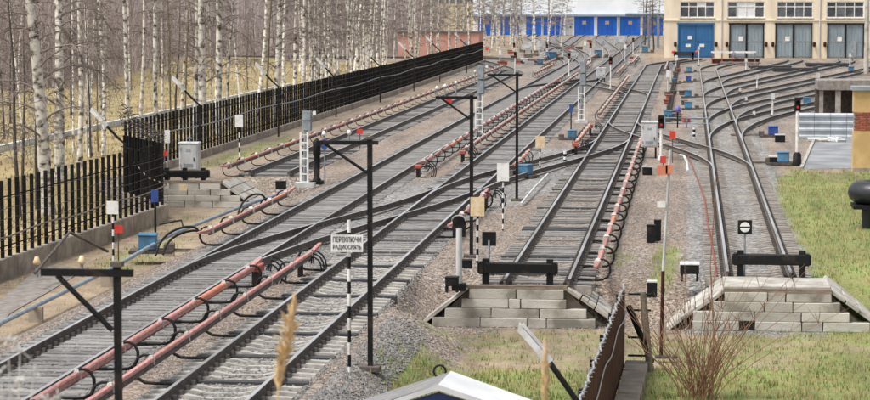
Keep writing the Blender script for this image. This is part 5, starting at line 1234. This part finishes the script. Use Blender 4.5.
for j in range(14): z = H * rb.uniform(.3, .95); mb.tube([(0, 0, z), (rb.gauss(0, .12), rb.gauss(0, .1), z + rb.uniform(.1, .35))], [.008, .004], 3, cap=False)
part('twigs', mb, M_STEM, t, 'stuff')
# reeds close to the camera, rising from the near bank
def reed(label, px, py0, py1, dist, w_, m=M_REED, lean=0.):
    d0, d1 = ray(px + lean, py0), ray(px, py1); a = Vector((d0.x, d0.y, 0)) * (dist / d0.y); top = HC + d0.z * dist / d0.y; bot = HC + d1.z * dist / d1.y; bx_ = d1.x * dist / d1.y
    g = ground_z(bx_, dist); t = thing('reed', label, 'reed', (bx_, dist, g)); H = top - g; hb = bot - g; dx = a.x - bx_
    mb = MB(); mb.tube([(-.12, .1, -.1), (-.06, .05, hb * .5), (0, 0, hb), (dx, 0, H)], [.009, .008, .006, .003], 5); part('stalk', mb, M_REED, t)
    mb = MB(); R = random.Random(int(px))
    for k in range(170):
        f = R.random(); wv = w_ * sin(pi * min(1, f * .85 + .12)) ; s = Vector((dx * f, 0, hb + (H - hb) * f)); e = s + Vector((R.gauss(0, wv * .5), R.gauss(0, wv * .5), R.uniform(.03, .09)))
        mb.tube([s, s.lerp(e, .6), e], [.005, .008, .003], 3, cap=False)
    part('plume', mb, m, t)
reed('straw coloured reed plume out of focus at the bottom left of centre', 278, 306, 392, 12.5, .06, lean=17)
reed('thin straw reed out of focus below the near flood lamp', 545, 354, 420, 12., .022)
t = None
bw_ = on_depth(14, 400, 12.0); g = ground_z(bw_.x, 12.)
t = thing('dry_weed', 'dry whitish weed out of focus in the bottom left corner', 'plant', (bw_.x, 12., g)); rq = random.Random(4)
mb = MB(); fl = MB(); z0 = bw_.z - g
for (px, py) in ((8, 340), (0, 372), (20, 350), (34, 372), (45, 398), (18, 380), (12, 392), (58, 398)):
    q = on_depth(px, py, 12 + rq.uniform(-.3, .3)); e = Vector((q.x - bw_.x, q.y - 12, q.z - g))
    mb.tube([(0, 0, z0 * .6), (e.x * .4, e.y * .4, z0 * .6 + (e.z - z0 * .6) * .6), e], [.006, .004, .003], 4)
    for k in range(16): u = e + Vector((rq.gauss(0, .022), rq.gauss(0, .022), rq.gauss(0, .016))); fl.tube([e, u], [.003, .0045], 3)
mb.tube([(0, 0, -.1), (0, 0, z0 * .62)], .009, 5); part('stalk', mb, M_WEED, t); part('flower_heads', fl, M_WEED, t, 'stuff')

# ------------------------------------------------------------------ ground cover near the camera
def blades(name, label, n, m, sel, hmin, hmax, wd):
    vs, fs = [], []; R = random.Random(name + label); c = 0; tries = 0
    while c < n and tries < n * 30:
        tries += 1; y = 42 + 75 * R.random() ** 1.7; x = R.uniform(-21, 16)
        if not sel(x, y, R): continue
        c += 1; z = ground_z(x, y)
        for k in range(4):
            a = R.uniform(0, 6.28); h = R.uniform(hmin, hmax); bx_, by_ = x + R.gauss(0, .05), y + R.gauss(0, .05); o = len(vs); l_ = R.uniform(0, .7) * h
            vs += [(bx_ - wd * cos(a), by_ - wd * sin(a), z - .01), (bx_ + wd * cos(a), by_ + wd * sin(a), z - .01), (bx_ + l_ * sin(a), by_ + l_ * cos(a), z + h)]; fs.append((o, o + 1, o + 2))
    mb = MB(); mb.add(vs, fs); solo(name, mb, m, label, kind='stuff')
def gsel(x, y, R):
    g = zone(x, y)[1]; return R.random() < g * .9 - .1
blades('grass', 'short green grass on the lower ground and the right bank', 15000, M_GRASSBLADE, gsel, .04, .13, .012)
blades('dry_grass', 'dry straw coloured grass tufts among the green', 5000, M_DRYBLADE, lambda x, y, R: gsel(x, y, R) or (R.random() < .06 and (x > -5.5 and y < 58 or x < -15.5 and y < 90)), .06, .2, .009)
def stones(name, label, n, m, x0, x1, y0, y1, sel, r0=.018, r1=.045):
    vs, fs = [], []; R = random.Random(label); c = 0
    while c < n:
        y = y0 + (y1 - y0) * R.random() ** 1.5; x = R.uniform(x0, x1)
        if not sel(x, y, R): c += .2; continue
        c += 1; z = ground_z(x, y); r = R.uniform(r0, r1); o = len(vs); a = R.uniform(0, 6.28)
        vs += [(x + r * cos(a) * R.uniform(.7, 1.3), y + r * sin(a), z + r * .2), (x - r * sin(a), y + r * cos(a) * R.uniform(.7, 1.3), z + r * .3), (x - r * cos(a), y - r * sin(a), z + r * .2), (x + r * sin(a), y - r * cos(a), z + r * .1), (x + R.gauss(0, .3) * r, y + R.gauss(0, .3) * r, z + r * R.uniform(.6, 1.1))]
        fs += [(o, o + 1, o + 4), (o + 1, o + 2, o + 4), (o + 2, o + 3, o + 4), (o + 3, o, o + 4)]
    mb = MB(); mb.add(vs, fs); solo(name, mb, m, label, kind='stuff')
stones('grey_ballast', 'loose grey ballast stones around the near tracks', 42000, M_STONES, -14.4, -4.8, 40, 72, lambda x, y, R: zone(x, y)[0] > .4 and (min(abs(x - XK), abs(x - XD)) > 1.34 or R.random() < .12))
stones('tan_ballast', 'loose tan gravel between the tracks', 34000, M_STONESTAN, -15.5, 4, 44, 95, lambda x, y, R: zone(x, y)[0] < .5 and zone(x, y)[1] < .3 and zone(x, y)[2] < .5)
